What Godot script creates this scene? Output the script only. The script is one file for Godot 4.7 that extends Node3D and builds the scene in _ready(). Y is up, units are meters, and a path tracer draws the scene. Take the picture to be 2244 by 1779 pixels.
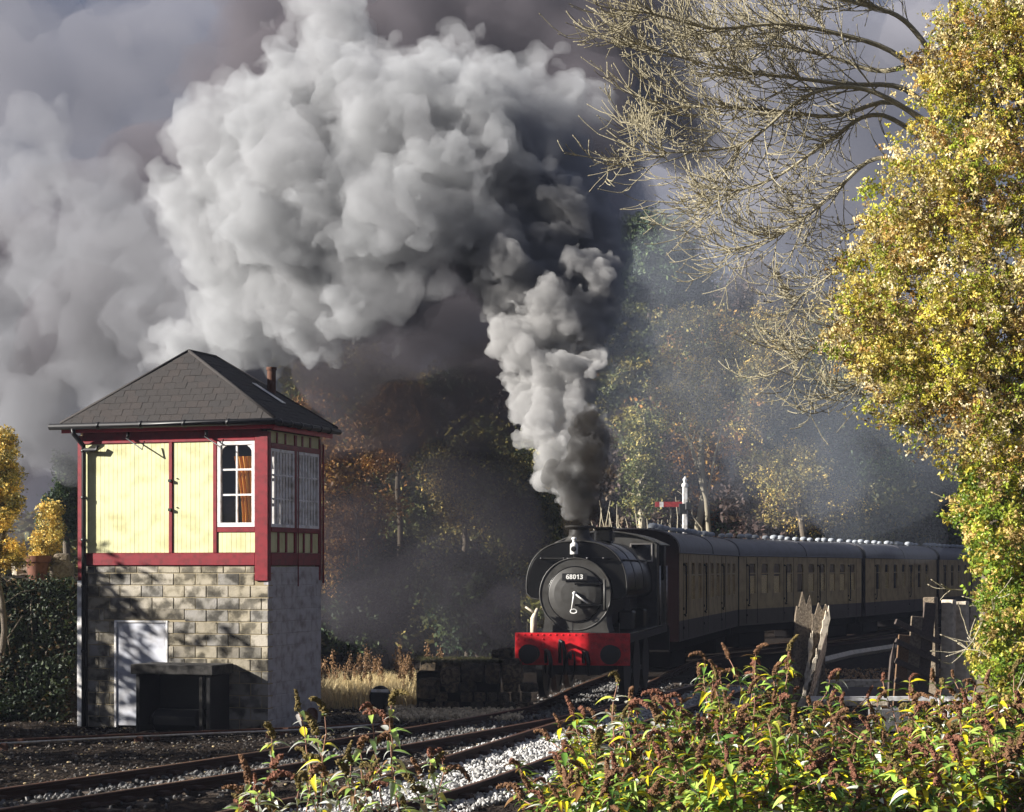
extends Node3D
# A country railway in low autumn sun: signal box, saddle tank engine with a smoke plume, coaches, trees.
# Units metres, y up, the camera looks along -z from 3 m above the ground.

var rng := RandomNumberGenerator.new()
var M := {}
var used_names := {}

func _ready():
	rng.seed = 20251
	var cam := Camera3D.new()
	cam.name = "camera"
	cam.projection = Camera3D.PROJECTION_FRUSTUM
	cam.near = 0.5
	cam.far = 900.0
	cam.size = 2.0 * 0.5 * 0.20715
	cam.frustum_offset = Vector2(0, 0.5 * 0.08255)
	cam.position = Vector3(0, 3, 0)
	cam.current = true
	add_child(cam)

	var env := Environment.new()
	env.background_mode = Environment.BG_SKY
	env.tonemap_mode = Environment.TONE_MAPPER_LINEAR
	env.tonemap_exposure = 2.6
	env.sdfgi_enabled = true
	env.ssao_enabled = true
	env.ssil_enabled = true
	env.fog_enabled = true
	env.fog_density = 0.0003
	env.fog_light_color = Color(0.86, 0.9, 1.0)
	var sm := ProceduralSkyMaterial.new()
	sm.sky_top_color = Color(0.36, 0.39, 0.48)
	sm.sky_horizon_color = Color(0.44, 0.46, 0.52)
	sm.sky_curve = 0.25
	sm.ground_bottom_color = Color(0.12, 0.11, 0.10)
	sm.ground_horizon_color = Color(0.3, 0.3, 0.32)
	var sky := Sky.new()
	sky.sky_material = sm
	env.sky = sky
	env.background_energy_multiplier = 0.43
	var we := WorldEnvironment.new()
	we.name = "world"
	we.environment = env
	add_child(we)

	var sun := DirectionalLight3D.new()
	sun.name = "sun"
	sun.light_energy = 1.6
	sun.light_color = Color(1.0, 0.975, 0.94)
	sun.light_angular_distance = 0.5
	sun.shadow_enabled = true
	sun.look_at_from_position(Vector3(-0.913, 0.365, 0.178), Vector3.ZERO)
	add_child(sun)

	materials()
	build_ground()
	build_tracks()
	build_signal_box()
	build_engine()
	build_coaches()
	build_lineside()
	build_right_side()
	build_far_trees()
	build_near_trees()
	build_bushes()
	build_smoke()

# ------------------------------------------------------------------ naming and grouping
func numbered(called: String) -> String:
	if not used_names.has(called):
		used_names[called] = 0
		return called
	used_names[called] += 1
	return "%s_%03d" % [called, used_names[called]]

func tag(o: Node, label := "", category := "", group := "", kind := "") -> Node:
	if label: o.set_meta("label", label)
	if category: o.set_meta("category", category)
	if group: o.set_meta("group", group)
	if kind: o.set_meta("kind", kind)
	return o

func thing(called: String, label: String, category: String, at := Vector3.ZERO, turn := 0.0, group := "") -> Node3D:
	var o := Node3D.new()
	o.name = numbered(called)
	add_child(o)
	o.position = at
	o.rotation.y = turn
	tag(o, label, category, group)
	return o

func put(called: String, mesh: Mesh, m: Material, parent: Node, at := Vector3.ZERO) -> MeshInstance3D:
	var o := MeshInstance3D.new()
	o.name = called if parent != self else numbered(called)
	o.mesh = mesh
	if m: o.material_override = m
	o.position = at
	parent.add_child(o, true)
	return o

func structure(called: String, mesh: Mesh, m: Material) -> MeshInstance3D:
	var o := put(called, mesh, m, self)
	o.set_meta("kind", "structure")
	return o

func scatter(called: String, mesh: Mesh, m: Material, parent: Node, xf: Array, cols: Array = []) -> MultiMeshInstance3D:
	var mm := MultiMesh.new()
	mm.transform_format = MultiMesh.TRANSFORM_3D
	mm.use_colors = cols.size() > 0
	mm.mesh = mesh
	mm.instance_count = xf.size()
	for i in xf.size():
		mm.set_instance_transform(i, xf[i])
		if cols.size(): mm.set_instance_color(i, cols[i])
	var o := MultiMeshInstance3D.new()
	o.name = called if parent != self else numbered(called)
	o.multimesh = mm
	if m: o.material_override = m
	parent.add_child(o, true)
	return o

# ------------------------------------------------------------------ shapes
func quad(st: SurfaceTool, a: Vector3, b: Vector3, c: Vector3, d: Vector3) -> void:
	# corners counter-clockwise seen from outside
	for v in [a, c, b, a, d, c]: st.add_vertex(v)

func tri(st: SurfaceTool, a: Vector3, b: Vector3, c: Vector3) -> void:
	for v in [a, c, b]: st.add_vertex(v)

func begin(smooth := false) -> SurfaceTool:
	var st := SurfaceTool.new()
	st.begin(Mesh.PRIMITIVE_TRIANGLES)
	st.set_smooth_group(0 if smooth else -1)
	return st

func done(st: SurfaceTool) -> ArrayMesh:
	st.generate_normals()
	return st.commit()

func box_into(st: SurfaceTool, c: Vector3, s: Vector3, b := 0.0, basis := Basis()) -> void:
	# a box of size s about c, with its edges chamfered by b
	var h := s * 0.5
	b = minf(b, minf(h.x, minf(h.y, h.z)) * 0.6)
	if b <= 0.0:
		var k := []
		for i in 8: k.append(c + basis * Vector3(h.x * (1 if i & 1 else -1), h.y * (1 if i & 2 else -1), h.z * (1 if i & 4 else -1)))
		quad(st, k[4], k[5], k[7], k[6]); quad(st, k[1], k[0], k[2], k[3])
		quad(st, k[5], k[1], k[3], k[7]); quad(st, k[0], k[4], k[6], k[2])
		quad(st, k[6], k[7], k[3], k[2]); quad(st, k[0], k[1], k[5], k[4])
		return
	var p := func(i: int, axis: int) -> Vector3:
		var v := Vector3(h.x * (1 if i & 1 else -1), h.y * (1 if i & 2 else -1), h.z * (1 if i & 4 else -1))
		for a in 3:
			if a != axis: v[a] -= b * signf(v[a])
		return c + basis * v
	var faces := [[2, 4, 5, 7, 6], [2, 1, 0, 2, 3], [0, 5, 1, 3, 7], [0, 0, 4, 6, 2], [1, 6, 7, 3, 2], [1, 0, 1, 5, 4]]
	for f in faces: quad(st, p.call(f[1], f[0]), p.call(f[2], f[0]), p.call(f[3], f[0]), p.call(f[4], f[0]))
	for i in 8:
		var s1 := (1 if i & 1 else -1) * (1 if i & 2 else -1) * (1 if i & 4 else -1)
		if s1 > 0: tri(st, p.call(i, 0), p.call(i, 1), p.call(i, 2))
		else: tri(st, p.call(i, 0), p.call(i, 2), p.call(i, 1))
	for e in [[0, 1, 2], [1, 2, 0], [2, 0, 1]]:
		# edges along axis e[0] between the faces of axes e[1] and e[2]
		var bit: int = 1 << e[0]
		for i in 8:
			if i & bit: continue
			var j: int = i | bit
			edge_quad(st, c, p.call(i, e[1]), p.call(i, e[2]), p.call(j, e[2]), p.call(j, e[1]))

func edge_quad(st: SurfaceTool, c: Vector3, a: Vector3, b: Vector3, d: Vector3, e: Vector3) -> void:
	if (b - a).cross(d - a).dot(a - c) > 0.0: quad(st, a, b, d, e)
	else: quad(st, e, d, b, a)

func boxm(s: Vector3, b := 0.0) -> ArrayMesh:
	var st := begin()
	box_into(st, Vector3.ZERO, s, b)
	return done(st)

func tube_into(st: SurfaceTool, pts: Array, radii: Array, n := 8, caps := true) -> void:
	# a tapering tube along points
	var rings := []
	var up := Vector3.UP
	for i in pts.size():
		var a: Vector3 = pts[maxi(i - 1, 0)]
		var b: Vector3 = pts[mini(i + 1, pts.size() - 1)]
		var d := (b - a).normalized()
		if i == 0: up = Vector3.UP if absf(d.y) < 0.9 else Vector3.RIGHT
		var x := d.cross(up).normalized()
		up = x.cross(d).normalized()
		var ring := []
		for k in n:
			var t := TAU * k / n
			ring.append(pts[i] + (x * cos(t) + up * sin(t)) * radii[i])
		rings.append(ring)
	for i in pts.size() - 1:
		for k in n:
			var k2 := (k + 1) % n
			quad(st, rings[i][k], rings[i + 1][k], rings[i + 1][k2], rings[i][k2])
	if caps:
		for k in n - 2:
			tri(st, rings[0][0], rings[0][k + 1], rings[0][k + 2])
			tri(st, rings[-1][0], rings[-1][k + 2], rings[-1][k + 1])

func tubem(pts: Array, radii: Array, n := 8, smooth := true) -> ArrayMesh:
	var st := begin(smooth)
	tube_into(st, pts, radii, n)
	return done(st)

func lathe_into(st: SurfaceTool, prof: Array, n := 24, basis := Basis(), at := Vector3.ZERO) -> void:
	# prof: Vector2(radius, height) going up along +y; sharp edges come from repeated smooth groups
	for i in prof.size() - 1:
		for k in n:
			var a := TAU * k / n
			var b := TAU * (k + 1) / n
			var p0 := Vector3(cos(a) * prof[i].x, prof[i].y, -sin(a) * prof[i].x)
			var p1 := Vector3(cos(b) * prof[i].x, prof[i].y, -sin(b) * prof[i].x)
			var p2 := Vector3(cos(b) * prof[i + 1].x, prof[i + 1].y, -sin(b) * prof[i + 1].x)
			var p3 := Vector3(cos(a) * prof[i + 1].x, prof[i + 1].y, -sin(a) * prof[i + 1].x)
			st.set_smooth_group(i + 1)
			if prof[i].x > 0.0 and prof[i + 1].x > 0.0: quad(st, at + basis * p0, at + basis * p1, at + basis * p2, at + basis * p3)
			elif prof[i].x > 0.0: tri(st, at + basis * p0, at + basis * p1, at + basis * p2)
			elif prof[i + 1].x > 0.0: tri(st, at + basis * p0, at + basis * p2, at + basis * p3)

func lathem(prof: Array, n := 24) -> ArrayMesh:
	var st := begin(true)
	lathe_into(st, prof, n)
	return done(st)

func prism_into(st: SurfaceTool, outline: PackedVector2Array, z0: float, z1: float, xf := Transform3D()) -> void:
	# outline counter-clockwise in x,y; extruded from z0 to z1 (z1 > z0)
	var n := outline.size()
	for i in n:
		var a := outline[i]
		var b := outline[(i + 1) % n]
		quad(st, xf * Vector3(a.x, a.y, z1), xf * Vector3(a.x, a.y, z0), xf * Vector3(b.x, b.y, z0), xf * Vector3(b.x, b.y, z1))
	var idx := Geometry2D.triangulate_polygon(outline)
	for i in range(0, idx.size(), 3):
		var a := outline[idx[i]]
		var b := outline[idx[i + 1]]
		var c := outline[idx[i + 2]]
		if (b - a).cross(c - a) < 0.0:
			var t := b
			b = c
			c = t
		tri(st, xf * Vector3(a.x, a.y, z1), xf * Vector3(b.x, b.y, z1), xf * Vector3(c.x, c.y, z1))
		tri(st, xf * Vector3(a.x, a.y, z0), xf * Vector3(c.x, c.y, z0), xf * Vector3(b.x, b.y, z0))

func prismm(outline: PackedVector2Array, z0: float, z1: float, xf := Transform3D()) -> ArrayMesh:
	var st := begin()
	prism_into(st, outline, z0, z1, xf)
	return done(st)

# ------------------------------------------------------------------ materials
var tex_cache := {}

func noise_tex(key: String, freq: float, octaves: int, stops: Array, kind := FastNoiseLite.TYPE_SIMPLEX_SMOOTH, size := 512) -> NoiseTexture2D:
	if tex_cache.has(key): return tex_cache[key]
	var n := FastNoiseLite.new()
	n.noise_type = kind
	n.frequency = freq
	n.fractal_octaves = octaves
	n.seed = key.hash() % 1000
	var t := NoiseTexture2D.new()
	t.width = size
	t.height = size
	t.seamless = true
	t.seamless_blend_skirt = 0.2
	t.noise = n
	if stops.size():
		var g := Gradient.new()
		g.offsets = PackedFloat32Array(stops.map(func(s): return s[0]))
		g.colors = PackedColorArray(stops.map(func(s): return s[1]))
		t.color_ramp = g
	tex_cache[key] = t
	return t

func lin(r: float, g: float, b: float) -> Color:
	return Color(r, g, b).linear_to_srgb()

func grey(v: float) -> Color:
	return Color(v, v, v).linear_to_srgb()

func mat(called: String, c: Color, rough := 0.8, tex: Texture2D = null, per_metre := 1.0, bump: Texture2D = null, cm := 0.0, metallic := 0.0, world := true) -> StandardMaterial3D:
	# c is a linear base colour; tex multiplies it
	var m := StandardMaterial3D.new()
	m.resource_name = called
	m.albedo_color = c.linear_to_srgb()
	m.roughness = rough
	m.metallic = metallic
	m.albedo_texture = tex
	m.uv1_triplanar = true
	m.uv1_world_triplanar = world
	m.uv1_scale = Vector3.ONE * per_metre
	if bump:
		m.heightmap_enabled = true
		m.heightmap_texture = bump
		m.heightmap_scale = cm
	M[called] = m
	return m

func materials():
	var speck := noise_tex("speck", 0.06, 4, [[0.0, grey(0.55)], [0.45, grey(0.85)], [1.0, grey(1.0)]])
	var stain := noise_tex("stain", 0.012, 5, [[0.0, lin(0.05, 0.047, 0.04)], [0.33, lin(0.20, 0.19, 0.165)], [0.5, lin(0.70, 0.68, 0.63)], [0.66, lin(1, 0.98, 0.95)], [1.0, lin(1, 1, 1)]])
	var grain := noise_tex("grain", 0.03, 5, [[0.0, grey(0.35)], [0.5, grey(0.75)], [1.0, grey(1.0)]])
	var rough_h := noise_tex("height", 0.05, 5, [])
	var fine_h := noise_tex("fine_height", 0.11, 3, [])
	var grime := noise_tex("grime", 0.008, 6, [[0.0, lin(0.45, 0.42, 0.38)], [0.4, lin(0.85, 0.83, 0.8)], [0.6, lin(1, 1, 1)]])
	var lichen := noise_tex("lichen", 0.035, 5, [[0.0, lin(0.22, 0.21, 0.21)], [0.48, lin(0.36, 0.34, 0.33)], [0.62, lin(0.8, 0.72, 0.68)], [0.78, lin(1, 0.9, 0.86)]])
	var rusty := noise_tex("rusty", 0.04, 5, [[0.0, lin(0.3, 0.3, 0.3)], [0.5, lin(0.7, 0.55, 0.45)], [1.0, lin(1, 0.72, 0.5)]])
	var soot := noise_tex("soot", 0.01, 5, [[0.0, grey(0.6)], [0.5, grey(0.85)], [1.0, grey(1.0)]])
	for b in [["block_pale", Color(0.42, 0.39, 0.33)], ["block_buff", Color(0.37, 0.335, 0.26)], ["block_grey", Color(0.28, 0.27, 0.25)], ["block_dark", Color(0.19, 0.18, 0.155)], ["block_stained", Color(0.24, 0.22, 0.18)]]:
		mat(b[0], b[1], 0.95, stain, 0.42, fine_h, 0.6)
	mat("mortar", Color(0.34, 0.28, 0.17), 0.95, speck, 3.0, fine_h, 0.4)
	mat("side_block", Color(0.43, 0.42, 0.43), 0.9, grime, 0.8, fine_h, 0.4)
	mat("slate_a", Color(0.042, 0.038, 0.037), 0.85, lichen, 2.2, fine_h, 0.3)
	mat("slate_b", Color(0.060, 0.053, 0.051), 0.9, lichen, 3.1, fine_h, 0.3)
	mat("slate_c", Color(0.030, 0.027, 0.027), 0.8, lichen, 1.7, fine_h, 0.3)
	mat("crimson", Color(0.20, 0.006, 0.014), 0.42, grime, 1.3, fine_h, 0.12)
	mat("scarlet", Color(0.50, 0.016, 0.03), 0.4, grime, 1.1)
	mat("cream", Color(0.64, 0.63, 0.36), 0.6, noise_tex("wash", 0.006, 4, [[0.0, lin(0.66, 0.62, 0.5)], [0.32, lin(0.86, 0.85, 0.78)], [0.5, lin(0.96, 0.96, 0.94)], [1.0, lin(1, 1, 1)]]), 0.7)
	mat("white_paint", Color(0.8, 0.8, 0.8), 0.5, grime, 1.0)
	mat("door_grey", Color(0.50, 0.52, 0.58), 0.55, grime, 0.6)
	mat("iron", Color(0.009, 0.009, 0.010), 0.45, soot, 1.0)
	mat("engine_black", Color(0.007, 0.007, 0.0068), 0.26, soot, 0.8, fine_h, 0.05)
	mat("smokebox_grey", Color(0.046, 0.045, 0.042), 0.5, grime, 0.9, fine_h, 0.06)
	mat("beam_red", Color(0.60, 0.012, 0.020), 0.4, grime, 1.2, fine_h, 0.06)
	mat("steel", Color(0.5, 0.48, 0.46), 0.35, grime, 2.0, null, 0.0, 0.9)
	mat("bright", Color(0.75, 0.75, 0.72), 0.3)
	mat("rust", Color(0.12, 0.055, 0.03), 0.85, rusty, 2.0, fine_h, 0.3)
	mat("rail_side", Color(0.05, 0.027, 0.017), 0.9, rusty, 2.0, fine_h, 0.2)
	mat("rail_top", Color(0.32, 0.2, 0.14), 0.4, rusty, 0.7, null, 0.0, 0.6)
	mat("sleeper", Color(0.075, 0.055, 0.04), 0.95, grain, 1.5, rough_h, 1.5)
	mat("old_wood", Color(0.30, 0.25, 0.19), 0.95, noise_tex("weather", 0.02, 5, [[0.0, lin(0.2, 0.18, 0.16)], [0.5, lin(0.6, 0.57, 0.52)], [1.0, lin(1, 1, 1)]]), 1.2, rough_h, 2.0)
	mat("pale_wood", Color(0.62, 0.55, 0.44), 0.95, grime, 1.4, rough_h, 1.0)
	mat("brown_wood", Color(0.22, 0.13, 0.07), 0.95, grain, 1.4, rough_h, 1.0)
	mat("boards", Color(0.10, 0.075, 0.062), 0.9, grain, 1.0, rough_h, 0.8)
	mat("stone_a", Color(0.11, 0.082, 0.05), 0.95, stain, 1.3, rough_h, 3.0)
	mat("stone_b", Color(0.19, 0.145, 0.095), 0.95, stain, 1.6, rough_h, 3.0)
	mat("stone_c", Color(0.085, 0.068, 0.047), 0.95, stain, 1.1, rough_h, 3.0)
	mat("concrete", Color(0.14, 0.14, 0.145), 0.95, grime, 1.0, fine_h, 0.5)
	mat("dark_concrete", Color(0.035, 0.033, 0.031), 0.95, stain, 1.0, fine_h, 0.5)
	mat("terracotta", Color(0.17, 0.065, 0.038), 0.85, grime, 2.0, fine_h, 0.2)
	mat("ash_ground", Color(0.042, 0.036, 0.032), 0.98, noise_tex("ash", 0.02, 6, [[0.0, lin(0.25, 0.24, 0.24)], [0.5, lin(0.55, 0.5, 0.46)], [0.72, lin(1, 0.9, 0.78)], [1.0, lin(1.0, 0.95, 0.85)]]), 0.35, rough_h, 6.0)
	mat("coach_cream", Color(0.40, 0.285, 0.13), 0.5, grime, 0.5)
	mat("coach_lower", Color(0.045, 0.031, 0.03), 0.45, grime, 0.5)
	mat("coach_end", Color(0.004, 0.0014, 0.0018), 0.95, grime, 0.6)
	mat("coach_roof", Color(0.095, 0.095, 0.11), 0.5, grime, 0.4)
	mat("vent_grey", Color(0.34, 0.37, 0.40), 0.5)
	mat("underframe", Color(0.008, 0.007, 0.007), 0.8)
	mat("amber_blind", Color(0.9, 0.70, 0.33), 0.8, grime, 3.0)
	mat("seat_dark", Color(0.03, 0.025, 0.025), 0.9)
	mat("curtain", Color(0.85, 0.36, 0.05), 0.9, grain, 5.0)
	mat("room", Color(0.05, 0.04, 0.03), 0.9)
	mat("bark", Color(0.16, 0.13, 0.095), 0.95, grain, 1.5, rough_h, 2.0)
	mat("pale_bark", Color(0.56, 0.50, 0.36), 0.95, grain, 2.0, rough_h, 0.8)
	mat("twig_bark", Color(0.46, 0.41, 0.27), 0.95, grain, 2.0, rough_h, 0.8)
	mat("stem", Color(0.30, 0.16, 0.11), 0.85)
	for k in ["coach_end", "underframe", "ash_ground"]: M[k].metallic_specular = 0.15
	mat("signal_red", Color(0.38, 0.022, 0.022), 0.5, grime, 2.0)
	for g in ["glass"]:
		var m := StandardMaterial3D.new()
		m.resource_name = g
		m.albedo_color = Color(0.05, 0.05, 0.05, 0.03)
		m.transparency = BaseMaterial3D.TRANSPARENCY_ALPHA
		m.roughness = 0.04
		M[g] = m
	for l in [["leaf", 0.35, 0.55], ["leaf_shiny", 0.6, 0.38]]:
		var m := StandardMaterial3D.new()
		m.resource_name = l[0]
		m.albedo_color = Color(1, 1, 1)
		m.vertex_color_use_as_albedo = true
		m.roughness = l[2]
		m.metallic_specular = 0.35
		m.backlight_enabled = true
		m.backlight = grey(l[1])
		m.cull_mode = BaseMaterial3D.CULL_DISABLED
		M[l[0]] = m
	var tinted := StandardMaterial3D.new()
	tinted.vertex_color_use_as_albedo = true
	tinted.roughness = 0.95
	M["tinted"] = tinted

# ------------------------------------------------------------------ ground and tracks
var hill_noise := FastNoiseLite.new()

func gh(x: float, d: float) -> float:
	# height of the ground at x, d metres in front of the camera
	var h := 0.0
	var edge := lerpf(72.0, 96.0, clampf((x + 30.0) / 60.0, 0.0, 1.0))
	var up := clampf((d - edge) / 75.0, 0.0, 1.0)
	h += up * up * (3.0 - 2.0 * up) * 17.0 * clampf((x + 42.0) / 50.0, 0.25, 1.0)
	h += up * hill_noise.get_noise_2d(x * 2.0, d * 2.0) * 3.0
	# the bank with the bushes, in front on the right
	var near := clampf((21.0 - d + x * 0.6) / 6.0, 0.0, 1.0) * clampf((x + 4.5) / 3.5, 0.0, 1.0)
	h += near * near * 0.55
	# the bank behind the hedge on the left
	var left := clampf((-8.7 - x) / 1.1, 0.0, 1.0) * clampf((d - 38.7) / 2.0, 0.0, 1.0)
	h += left * 2.75 * (1.0 - up)
	return h

func build_ground():
	hill_noise.seed = 4
	hill_noise.frequency = 0.01
	var rough := FastNoiseLite.new()
	rough.frequency = 0.5
	rough.fractal_octaves = 4
	var xs := []
	var ds := []
	var x := -260.0
	while x < 260.0:
		xs.append(x)
		x += 0.3 if absf(x) < 13.0 else (2.0 if absf(x) < 40.0 else 10.0)
	var d := -60.0
	while d < 420.0:
		ds.append(d)
		d += 10.0 if d < 8.0 else (0.3 if d < 50.0 else (1.5 if d < 90.0 else 8.0))
	var st := begin(true)
	for dd in ds:
		for xx in xs:
			var fade := clampf((50.0 - dd) / 10.0, 0.0, 1.0) * clampf((14.0 - absf(xx)) / 3.0, 0.0, 1.0)
			st.add_vertex(Vector3(xx, gh(xx, dd) - 0.03 + rough.get_noise_2d(xx * 3.0, dd * 3.0) * 0.09 * fade, -dd))
	var n := xs.size()
	for j in ds.size() - 1:
		for i in n - 1:
			var a := j * n + i
			for v in [a, a + n, a + 1, a + 1, a + n, a + n + 1]: st.add_index(v)
	structure("ground", done(st), M.ash_ground)

func curve_points(ctrl: Array, step: float) -> Array:
	# points and directions along a smooth curve through ctrl (x, distance)
	var c := Curve3D.new()
	for i in ctrl.size():
		var a: Vector2 = ctrl[maxi(i - 1, 0)]
		var b: Vector2 = ctrl[mini(i + 1, ctrl.size() - 1)]
		var t := (b - a) / 6.0
		c.add_point(Vector3(ctrl[i].x, 0, -ctrl[i].y), Vector3(-t.x, 0, t.y), Vector3(t.x, 0, -t.y))
	c.bake_interval = 0.1
	var out := []
	var l := c.get_baked_length()
	var n := int(l / step)
	for i in n + 1:
		var p := c.sample_baked(i * step)
		var q := c.sample_baked(minf(i * step + 0.1, l))
		var o := c.sample_baked(maxf(i * step - 0.1, 0.0))
		out.append([p, (q - o).normalized()])
	return out

func rail_mesh(pts: Array, off: float) -> ArrayMesh:
	# bullhead rail: foot, web and head, swept along the track
	var prof := [[-0.065, 0.0], [0.065, 0.0], [0.062, 0.02], [0.014, 0.035], [0.014, 0.095], [0.036, 0.108], [0.036, 0.142], [0.026, 0.15], [-0.026, 0.15], [-0.036, 0.142], [-0.036, 0.108], [-0.014, 0.095], [-0.014, 0.035], [-0.062, 0.02]]
	var sides := begin()
	var top := begin()
	for i in pts.size() - 1:
		var ring := []
		for e in 2:
			var p: Vector3 = pts[i + e][0]
			var dir: Vector3 = pts[i + e][1]
			var right := dir.cross(Vector3.UP)
			ring.append(prof.map(func(q): return p + right * (off + q[0]) + Vector3.UP * q[1]))
		for k in prof.size():
			var k2 := (k + 1) % prof.size()
			quad(top if k in [6, 7, 8] else sides, ring[0][k], ring[1][k], ring[1][k2], ring[0][k2])
	top.set_material(M.rail_top)
	sides.set_material(M.rail_side)
	sides.generate_normals()
	top.generate_normals()
	var mesh := sides.commit()
	return top.commit(mesh)

func build_track(called: String, label: String, ctrl: Array, from := 0, sleepers := true, lift := 0.0):
	var t := thing(called, label, "railway track", Vector3(0, lift, 0))
	var pts := curve_points(ctrl, 0.5)
	for off in [-0.7535, 0.7535]: put("rail", rail_mesh(pts, off), null, t)
	if not sleepers: return
	var shapes := []
	var chairs := begin()
	for k in 4: shapes.append(boxm(Vector3(2.55 + 0.03 * k, 0.13, 0.25), 0.012))
	var n := 0
	for e in curve_points(ctrl, 0.72):
		if e[0].z < -62.0: continue
		var right: Vector3 = e[1].cross(Vector3.UP)
		var s := put("sleeper", shapes[n % 4], M.sleeper, t, e[0] + Vector3(0, -0.062, 0) + right * rng.randf_range(-0.04, 0.04))
		s.basis = Basis(right, Vector3.UP, -e[1]).rotated(Vector3.UP, rng.randf_range(-0.02, 0.02))
		for off in [-0.7535, 0.7535]:
			box_into(chairs, e[0] + right * off + Vector3.UP * 0.035, Vector3(0.34, 0.07, 0.2), 0.03, Basis(right, Vector3.UP, -e[1]))
		n += 1
	tag(put("rail_chairs", done(chairs), M.rail_side, t), "", "", "", "stuff")

func stone_mesh(sd: int, flat := 0.75) -> ArrayMesh:
	var r := RandomNumberGenerator.new()
	r.seed = sd
	var g := (1.0 + sqrt(5.0)) / 2.0
	var v := []
	for p in [[-1, g, 0], [1, g, 0], [-1, -g, 0], [1, -g, 0], [0, -1, g], [0, 1, g], [0, -1, -g], [0, 1, -g], [g, 0, -1], [g, 0, 1], [-g, 0, -1], [-g, 0, 1]]:
		v.append(Vector3(p[0], p[1], p[2]).normalized() * r.randf_range(0.36, 0.62) * Vector3(1, flat, 1))
	var st := begin()
	for f in [[0, 11, 5], [0, 5, 1], [0, 1, 7], [0, 7, 10], [0, 10, 11], [1, 5, 9], [5, 11, 4], [11, 10, 2], [10, 7, 6], [7, 1, 8], [3, 9, 4], [3, 4, 2], [3, 2, 6], [3, 6, 8], [3, 8, 9], [4, 9, 5], [2, 4, 11], [6, 2, 10], [8, 6, 7], [9, 8, 1]]:
		tri(st, v[f[0]], v[f[1]], v[f[2]])
	return done(st)

func rand_basis(r: RandomNumberGenerator) -> Basis:
	return Basis.from_euler(Vector3(r.randf() * TAU, r.randf() * TAU, r.randf() * TAU))

func build_tracks():
	var a := [Vector2(-10.5, 17.5), Vector2(-7.9, 21.5), Vector2(-5.5, 25.8), Vector2(-3.5, 29.6), Vector2(-1.05, 34.95), Vector2(0.75, 39.2), Vector2(1.3, 41.2), Vector2(2.9, 50.3), Vector2(6.05, 64.3), Vector2(12.4, 77.0), Vector2(18.2, 90.5), Vector2(25.0, 106.0)]
	build_track("railway_track", "rusty track curving past the signal box to the steam engine", a)
	var b := [Vector2(-4.2, 19.0), Vector2(-2.9, 22.2), Vector2(-1.43, 25.5), Vector2(0.0, 30.4), Vector2(1.6, 36.2), Vector2(3.3, 41.6), Vector2(5.6, 49.0)]
	build_track("railway_track", "siding track with pale ballast beside the bushes, right of the engine's track", b, 0, true, 0.004)
	# loose stone between and beside the rails
	var r := RandomNumberGenerator.new()
	r.seed = 77
	var xf := []
	var cols := []
	var line_a := curve_points(a, 0.25)
	var line_b := curve_points(b, 0.25)
	for k in 26000:
		var on_b := r.randf() < 0.75
		var e = line_b[r.randi() % line_b.size()] if on_b else line_a[r.randi() % mini(line_a.size(), 190)]
		var right: Vector3 = e[1].cross(Vector3.UP)
		var off := r.randfn() * 0.62
		if on_b: off = r.randf_range(-1.25, 1.3)
		var p: Vector3 = e[0] + right * off + e[1] * r.randf_range(-0.2, 0.2)
		if p.z < -52.0: continue
		var s := r.randf_range(0.035, 0.085)
		xf.append(Transform3D(rand_basis(r).scaled(Vector3.ONE * s), Vector3(p.x, r.randf_range(-0.015, 0.035) - absf(off) * 0.012, p.z)))
		var v := r.randf_range(0.22, 0.66) if on_b else r.randf_range(0.03, 0.2)
		cols.append(Color(v, v * 0.985, v * 0.95))
	var o := scatter("ballast", stone_mesh(3), M.tinted, self, xf, cols)
	tag(o, "pale grey stone ballast between the rails", "ballast", "", "stuff")
	# rubble, ash and dead leaves round the signal box
	xf = []
	cols = []
	for k in 6500:
		var p := Vector3(r.randf_range(-13.0, 0.5), 0, -r.randf_range(27.0, 43.0))
		var s := r.randf_range(0.02, 0.07) * (2.2 if r.randf() < 0.02 else 1.0)
		var loc := (p - Vector3(-6.34, 0, -36.5)).rotated(Vector3.UP, deg_to_rad(18.4))
		if absf(loc.x) < 2.05 and loc.z < 0.05 and loc.z > -2.45: continue
		xf.append(Transform3D(rand_basis(r).scaled(Vector3(s, s * 0.6, s)), Vector3(p.x, gh(p.x, -p.z) + 0.01, p.z)))
		var v := r.randf_range(0.04, 0.14)
		var c := Color(v, v * 0.9, v * 0.8)
		if r.randf() < 0.17: c = Color(0.46, 0.36, 0.2) * r.randf_range(0.5, 1.1)
		cols.append(c)
	o = scatter("rubble", stone_mesh(9), M.tinted, self, xf, cols)
	tag(o, "dark ash and straw coloured rubble on the ground by the signal box", "rubble", "", "stuff")

# ------------------------------------------------------------------ signal box
func bar(st: SurfaceTool, x0: float, x1: float, y0: float, y1: float, z0: float, z1: float, b := 0.006):
	box_into(st, Vector3((x0 + x1) / 2, (y0 + y1) / 2, (z0 + z1) / 2), Vector3(x1 - x0, y1 - y0, z1 - z0), b)

func part_bar(called: String, m: Material, parent: Node, x0: float, x1: float, y0: float, y1: float, z0: float, z1: float, b := 0.006) -> MeshInstance3D:
	var st := begin()
	box_into(st, Vector3.ZERO, Vector3(x1 - x0, y1 - y0, z1 - z0), b)
	return put(called, done(st), m, parent, Vector3((x0 + x1) / 2, (y0 + y1) / 2, (z0 + z1) / 2))

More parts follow.
